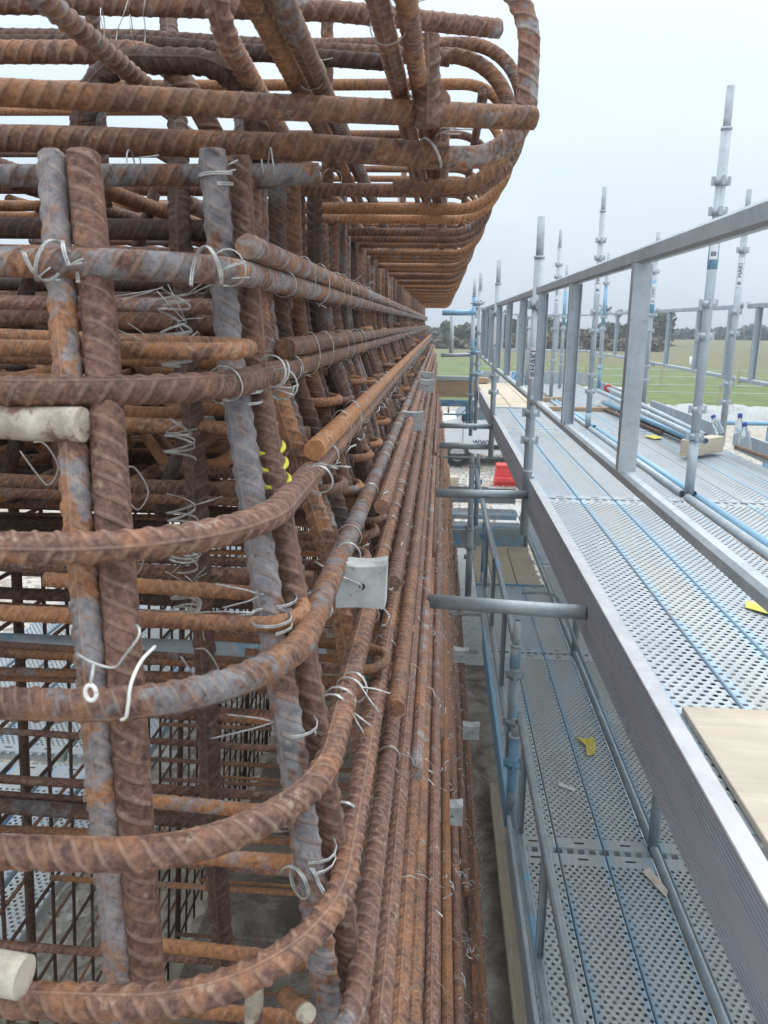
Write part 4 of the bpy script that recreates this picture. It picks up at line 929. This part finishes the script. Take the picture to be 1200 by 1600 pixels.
steelboard((.392, 4.7, -2.38), (.02, 2.3, .16), 'blue painted toe board along the lower deck edge beside the concrete strip', 'galv_bb', grp='toe boards of the lower deck')
steelboard((.70, 8.8, -2.36), (.64, .03, .21), 'grey toe board closing the end of the lower deck boards', 'galv_d', grp='toe boards of the lower deck')
o = steelboard((.20, 8.85, -2.40), (.34, .03, .22), 'dark blue-grey toe board with a painted letter beside the cage', 'galv_d', grp='toe boards of the lower deck')
tx = text(o, 'S', .17, (.24, 8.83, -2.40), (R(90), 0, 0), 'ink_b')
tx.parent = o; tx.location = (.24, 8.825, -2.41)
steelboard((.55, 10.4, -2.22), (.98, .03, .2), 'grey toe board behind the blue cross plank at the end of the lower deck', 'galv_d', grp='toe boards of the lower deck')
for i, (y_, m_) in enumerate(((9.05, 'galv_bb'), (9.62, 'x'))):
    mt = M['galv_bb'] if i == 0 else LPM[1]
    o = plank(0, 0, 0, .22 if i == 0 else .36, 1.0, LPM[1], ['blue edged plank lying crosswise at the end of the lower deck', 'grey blue perforated plank lying crosswise behind the blue edged one'][i], 'crosswise planks at the end of the lower deck')
    o.location = (.0 if i == 0 else .0, y_+.36 if i else y_+.22, -2.30); o.rotation_euler = (0, 0, R(-90))
GP = 'posts at the end of the cage'
for i, (x, y, z0, z1, r_, m_, lb) in enumerate(((.33, 7.6, -2.7, -1.25, .026, 'galv_d', 'grey post crossing the gap in front of the gravel, left of two'), (.40, 7.9, -2.0, -1.3, .024, 'blue', 'blue post in front of the gravel, right of two'), (.46, 7.3, -2.4, -1.75, .026, 'blue', 'blue post beside the grey toe board at the end of the lower deck'), (.31, 6.9, -2.4, -1.7, .024, 'galv_d', 'dark post hanging lower beside the cage'))):
    standard(x, y, z0, z1, lb, mat=m_, cols=[z0+.45, z0+.75], spigot=.08, name='scaffold_post')
tube('brace_tube', (.36, 7.5, -1.35), (.42, 5.4, -1.62), .02, 'galv_d', 'sloping tube running from the gap posts towards the lower guardrail')
tube('transom_tube', (.0, 7.0, -2.63), (.45, 7.0, -2.63), .016, 'galv_d', 'low horizontal tube above the pale ground slab', group=GT)
tube('transom_tube', (.0, 6.9, -2.96), (.42, 6.9, -2.96), .014, 'galv_d', 'lowest horizontal tube above the pale ground slab', group=GT)
mb = MB(); mb.sweep(smoothpath([(.56, 4.9, -1.68), (.72, 4.9, -1.68), (.80, 4.85, -1.72), (.90, 4.6, -1.95), (1.0, 4.4, -2.15)], 5), .009, 8); tag(mb.build('bent_rod', 'galv_d'), 'bent thin grey rod resting over the lower deck', 'steel rod')
tube('deck_ledger', (1.09, 1.0, -2.455), (1.09, 10.2, -2.455), .022, 'galv_d', 'long grey tube between the lower deck planks', group='ledgers')
# scaffold left of the cage, seen through it
for i in range(7):
    for j in range(3):
        plank(-1.62-.24*(i+1), 1.4+j*2.6, ZL, .22, 2.5, LPM[(i+j) % 3], f'pale perforated plank behind the cage, {ords[i]} from it, {["near", "middle", "far"][j]} row', 'perforated planks left of the cage')
tube('transom_tube', (-1.9, 2.0, -.885), (-.30, 2.08, -.915), .0255, 'galv_b', 'blue tube passing through the inside of the rebar cage')
tube('transom_tube', (-.6, 2.6, -.88), (-.24, 2.6, -.885), .0255, 'galv_bb', 'short blue tube end glimpsed in the cage beside the bend')
# things on the ground inside / beside the cage
timber((-.65, 2.35, ZG+.11), (1.3, .1, .1), -.06, 'brown timber lying on the concrete inside the foot of the cage', 'timber')
for i, (x, y, L) in enumerate(((.47, 2.2, 1.2), (.53, 4.3, 2.6), (.58, 1.9, 1.0))):
    mb = MB(); o = mb.box((0, 0, 0), (.12, L, .05), bev=.005).build('formwork_board', 'board_g'); o.location = (x, y, ZG+.085+.001*i); tag(o, ['weathered board on the concrete strip near the cage foot, nearest', 'long weathered board on the concrete strip beside the cage foot', 'weathered board right of the nearest one on the concrete strip'][i], 'board', 'boards on the concrete strip')

# ================================================================ VAN, RED BOX, GRAVEL THINGS
van = empty('van', (2.3, 20.8, ZG), label='white van parked on the gravel beyond the end of the cage', cat='van')
prof = [(-.55, .45), (-.60, .75), (-.50, .98), (.05, 1.16), (.45, 1.24), (1.15, 1.86), (1.5, 1.95), (4.9, 1.97), (5.05, 1.8), (5.1, .5), (5.0, .35), (-.4, .34)]
y0, y1 = 20.42, 22.3; mb = MB(); n = len(prof)
V = [(x, y0, ZG+z) for x, z in prof]+[(x, y1, ZG+z) for x, z in prof]
mb.add(V, [tuple(range(n)), tuple(range(n, 2*n))[::-1]]+[(i, n+i, n+(i+1) % n, (i+1) % n) for i in range(n)]); mb.build('body', 'van', van)
mb = MB(); ws = [(.48, 1.28), (1.10, 1.82)]
mb.add([(.44, y0+.1, ZG+1.262), (.44, y1-.1, ZG+1.262), (1.10, y1-.15, ZG+1.846), (1.10, y0+.15, ZG+1.846)], [(0, 1, 2, 3)]); o = mb.build('windscreen', 'glass', van)
mb = MB(); mb.add([(.68, y0-.008, ZG+1.22), (1.95, y0-.008, ZG+1.22), (1.95, y0-.008, ZG+1.80), (1.25, y0-.008, ZG+1.80)], [(0, 1, 2, 3)]); mb.build('side_window', 'glass', van)
mb = MB(); mb.box((2.0, y0-.003, ZG+1.0), (.012, .006, 1.3)).box((.62, y0-.003, ZG+.85), (.012, .006, .7)); mb.build('door_gap', 'blackp', van)
mb = MB(); mb.box((2.4, y0-.01, ZG+.52), (3.4, .03, .12), bev=.01); mb.build('sill_trim', 'blackp', van)
mb = MB(); mb.box((-.52, y0+.12, ZG+.86), (.14, .26, .17), bev=.03); mb.build('headlight', 'rim', van)
mb = MB(); mb.box((.62, y0-.14, ZG+1.28), (.1, .2, .2), bev=.03); mb.build('wing_mirror', 'blackp', van)
for x in (.49, 4.1):
    mb = MB(); mb.sweep([(x, y0-.02, ZG+.36), (x, y0-.012, ZG+.33)], .365, 24); mb.build('wheel_arch', 'blackp', van)
    w_ = MB(); w_.sweep([(x, y0-.055, ZG+.31), (x, y0-.035, ZG+.31), (x, y0+.17, ZG+.31)], .31, 32); wh = w_.build('wheel', 'tyre', van)
    mb = MB(); mb.sweep([(x, y0-.07, ZG+.33), (x, y0-.05, ZG+.33)], .19, 24); mb.sweep([(x, y0-.085, ZG+.33), (x, y0-.06, ZG+.33)], .06, 16)
    for k in range(6): mb.box((x+.12*math.cos(k*1.047), y0-.072, ZG+.33+.12*math.sin(k*1.047)), (.05, .02, .05), Matrix.Rotation(-k*1.047, 4, 'Y'))
    rr_ = mb.build('wheel_rim', 'rim', van)
text(van, 'www', .26, (1.15, y0-.012, ZG+.66), (R(90), 0, 0), 'ink')
o = empty('red_box', (1.62, 18.1, ZG), label='red plastic box with black side standing on the gravel near the van', cat='plastic box')
mb = MB(); V = [(-.30, -.2, 0), (.30, -.2, 0), (.30, .2, 0), (-.30, .2, 0), (-.24, -.16, .52), (.24, -.16, .52), (.24, .16, .52), (-.24, .16, .52)]; V = [(a*.88, b, c*.85) for a, b, c in V]
mb.add([(x+1.55, y+18.1, z+ZG) for x, y, z in V], [(3, 2, 1, 0), (4, 5, 6, 7), (0, 1, 5, 4), (1, 2, 6, 5), (2, 3, 7, 6), (3, 0, 4, 7)]); mb.build('shell', 'red', o)
mb = MB(); mb.box((1.55, 18.1, ZG+.467), (.44, .36, .05), bev=.015).build('lid', 'red', o)
mb = MB(); mb.box((1.88, 18.0, ZG+.19), (.14, .3, .38), bev=.02).build('side_pocket', 'blackp', o)
mb = MB(); mb.box((1.55, 17.86, ZG+.16), (.5, .06, .12), bev=.015).build('front_step', 'red', o)
timber((.72, 16.4, ZG+.06), (.75, .16, .08), -.5, 'pale timber offcut lying on the gravel before the van', 'board')
timber((.30, 17.8, ZG+.12), (.3, .3, .22), .2, 'dark block on the gravel beside the cage end', 'board_g')
mb = MB(); mb.box((.4, 10.7, ZG+.055), (1.0, 5.6, .03)); mb.box((1.25, 13.9, ZG+.04), (1.9, .6, .03)); mb.box((1.4, 15, ZG+.035), (.6, 1.6, .02))
tag(mb.build('paving_slab', 'conc'), 'pale concrete slabs on the ground at the end of the cage', 'slab')
# stone chippings near: real pebbles as ground cover
mb = MB(); rs = np.random.RandomState(3)
base = np.array([(1, 0, 0), (-1, 0, 0), (0, 1, 0), (0, -1, 0), (0, 0, 1), (0, 0, -1)], float); fb = [(0, 2, 4), (2, 1, 4), (1, 3, 4), (3, 0, 4), (2, 0, 5), (1, 2, 5), (3, 1, 5), (0, 3, 5)]
N = 5200; px_ = rs.uniform(-1, 6, N); py_ = rs.uniform(11, 32, N)
Vs = []; Fs = []
for i in range(N):
    s = rs.uniform(.02, .055); v = base*rs.uniform(.6, 1.2, (6, 3))*s*np.array((1, 1, .6)); Vs.append(v+np.array((px_[i], py_[i], ZG+.01)))
Vs = np.concatenate(Vs); Fs = [tuple(np.array(f)+6*i) for i in range(N) for f in fb]
mb.add(Vs, Fs); tag(mb.build('gravel', 'conc'), 'loose pale gravel stones', 'gravel', kind='stuff')

# ---------------------------------------------------------------- right side beyond the deck
oo = empty('lower_handrail', (7.5, 12, -1.6), label='blue painted handrail running beyond the far toe board at the right edge', cat='handrail')
mb = MB(); mb.tube((2.6, 11.0, -1.25), (9.5, 11.0, -1.28), .03, 12).build('rail', 'galv_bb', oo)
for x in (3.1, 4.45, 5.6): MB().box((x, 11.0, -1.7), (.07, .05, .8)).build('post', 'galv_bb', oo)
mb = MB(); mb.box((6.4, 11.2, -2.2), (8.5, .05, .25)).build('kick_plate', 'galv', oo)
# gravel bank, with rough top
def heap(name, x0, x1, yc, wy, hgt, mat, label, seed=1, nx=80, ny=10):
    rs = np.random.RandomState(seed); V = []
    for i in range(nx+1):
        for j in range(ny+1):
            t = j/ny; V.append((x0+(x1-x0)*i/nx, yc+(t-.5)*wy+rs.uniform(-.1, .1), ZG-.05+hgt*math.sin(math.pi*t)*(.8+.4*rs.rand())))
    f = [(i*(ny+1)+j, (i+1)*(ny+1)+j, (i+1)*(ny+1)+j+1, i*(ny+1)+j+1) for i in range(nx) for j in range(ny)]
    mb = MB(); mb.add(V, f, smooth=True); return tag(mb.build(name, mat), kind='structure')
heap('gravel_bank', 5, 60, 33.5, 2.2, .5, 'conc', '', 2, 200, 10)
# farm fence posts and thin wires in the field
def fence(x0, x1, y, n, h, label, wires=2):
    o = empty('wire_fence', ((x0+x1)/2, y, ZG), label=label, cat='fence')
    for k in range(n):
        x = x0+(x1-x0)*k/(n-1); MB().box((x, y, ZG+h/2), (.09, .09, h)).build('fence_post', 'board_g', o)
    mb = MB()
    for k in range(wires): mb.tube((x0, y, ZG+h*(.9-.35*k)), (x1, y, ZG+h*(.9-.35*k)), .018, 5)
    mb.build('fence_wires', 'galv', o)
fence(-14, 34, 50, 22, 1.15, 'low wire fence on posts crossing the green field')
fence(-2, 40, 39, 12, 1.0, 'nearer thin wire fence at the edge of the grass')
def blades(name, mat, boxes, n, size, label, cat, kind='stuff', seed=4):
    rs = np.random.RandomState(seed); mb = MB(); V = []; Fq = []; c = 0
    for (x0, x1, y0, y1, hb) in boxes:
        m_ = int(n*(x1-x0)/sum(b[1]-b[0] for b in boxes))
        X = rs.uniform(x0, x1, m_); Y = rs.uniform(y0, y1, m_)
        top = hb*(.72+.22*np.sin(X*.21+seed)+.14*np.sin(X*.63+1)+.10*np.sin(X*1.7)+.05*np.sin(X*4.1))
        Z = ZG+top*rs.uniform(0, 1, m_)**.8
        for k in range(m_):
            a = rs.normal(size=3); a /= np.linalg.norm(a); b = np.cross(a, rs.normal(size=3)); b /= np.linalg.norm(b); s = size*rs.uniform(.5, 1.2)
            p = np.array((X[k], Y[k], Z[k])); V += [p-a*s, p-b*s*.6, p+a*s, p+b*s*.6]; Fq.append((c, c+1, c+2, c+3)); c += 4
    mb.add(V, Fq); return tag(mb.build(name, mat), label, cat, kind=kind)
blades('hedge', 'leaf_brown', [(-25, 32, 118, 122, 2.6)], 5200, .5, 'long brown bramble hedge across the back of the green field', 'hedge')
blades('woodland', 'leaf', [(-40, 42, 150, 162, 5.3)], 26000, .55, 'dark green wood behind the hedge on the left', 'trees', seed=5)
blades('woodland', 'leaf_far', [(42, 330, 235, 250, 3.7)], 30000, .9, 'distant dark line of trees along the horizon on the right', 'trees', seed=8)
def baretree(x, y, H, label, seed):
    rs = random.Random(seed); o = empty('bare_tree', (x, y, ZG), label=label, cat='tree', group='bare trees above the wood')
    mb = MB(); mb.sweep([(x, y, ZG), (x+.1, y, ZG+H*.5)], .22, 7); mb.build('trunk', 'bark', o)
    mb = MB()
    def br(p, d, L, r, dep):
        q = p+d*L; mb.sweep([tuple(p), tuple(q)], r, 4, cap=False)
        if dep == 0: return
        for _ in range(4): br(p+d*L*rs.uniform(.5, 1), (d+Vector((rs.uniform(-.8, .8), rs.uniform(-.8, .8), rs.uniform(-.2, .5)))).normalized(), L*.62, r*.6, dep-1)
    br(Vector((x+.1, y, ZG+H*.42)), Vector((0, 0, 1)), H*.26, .14, 4); mb.build('crown', 'bark', o)
for i, (x, y, H) in enumerate(((5.5, 148, 7.2), (29, 150, 7.8), (32, 152, 7.2), (7.6, 151, 6.6), (36, 150, 6.6))):
    baretree(x, y, H, ['bare tree above the hedge right of the cage end', 'tallest bare tree rising behind the poles', 'bare tree just right of the tallest one', 'small bare tree beside the farthest standard', 'low bare tree at the end of the near wood'][i], i)
# small markers in the field
for i, (x, y, m_, lb) in enumerate(((23.3, 77, 'white', 'small white marker in the field, left of three'), (35.5, 80, 'white', 'white marker in the field near the right edge'), (36.9, 82, 'red', 'low red and white marker farthest right in the field'))):
    o = empty('field_marker', (x, y, ZG), label=lb, cat='marker', group='markers in the field')
    mb = MB(); mb.sweep([(x, y, ZG), (x, y, ZG+.25), (x, y, ZG+.9)], .22, 8); mb.build('marker_body', m_, o)
# air
s = NT('air_haze'); s.t.nodes.remove(s.b); pv = s.n('ShaderNodeVolumePrincipled'); pv.inputs['Color'].default_value = (.82, .88, .95, 1); pv.inputs['Density'].default_value = .0012; pv.inputs['Anisotropy'].default_value = .2
s.l(pv.outputs[0], s.o.inputs['Volume'])
mb = MB(); mb.box((100, 730, 10), (1420, 1530, 30)); M['haze'] = s.m
HAZE = True
if HAZE: tag(mb.build('haze', 'haze'), 'thin pale haze over the field', 'haze', kind='stuff')
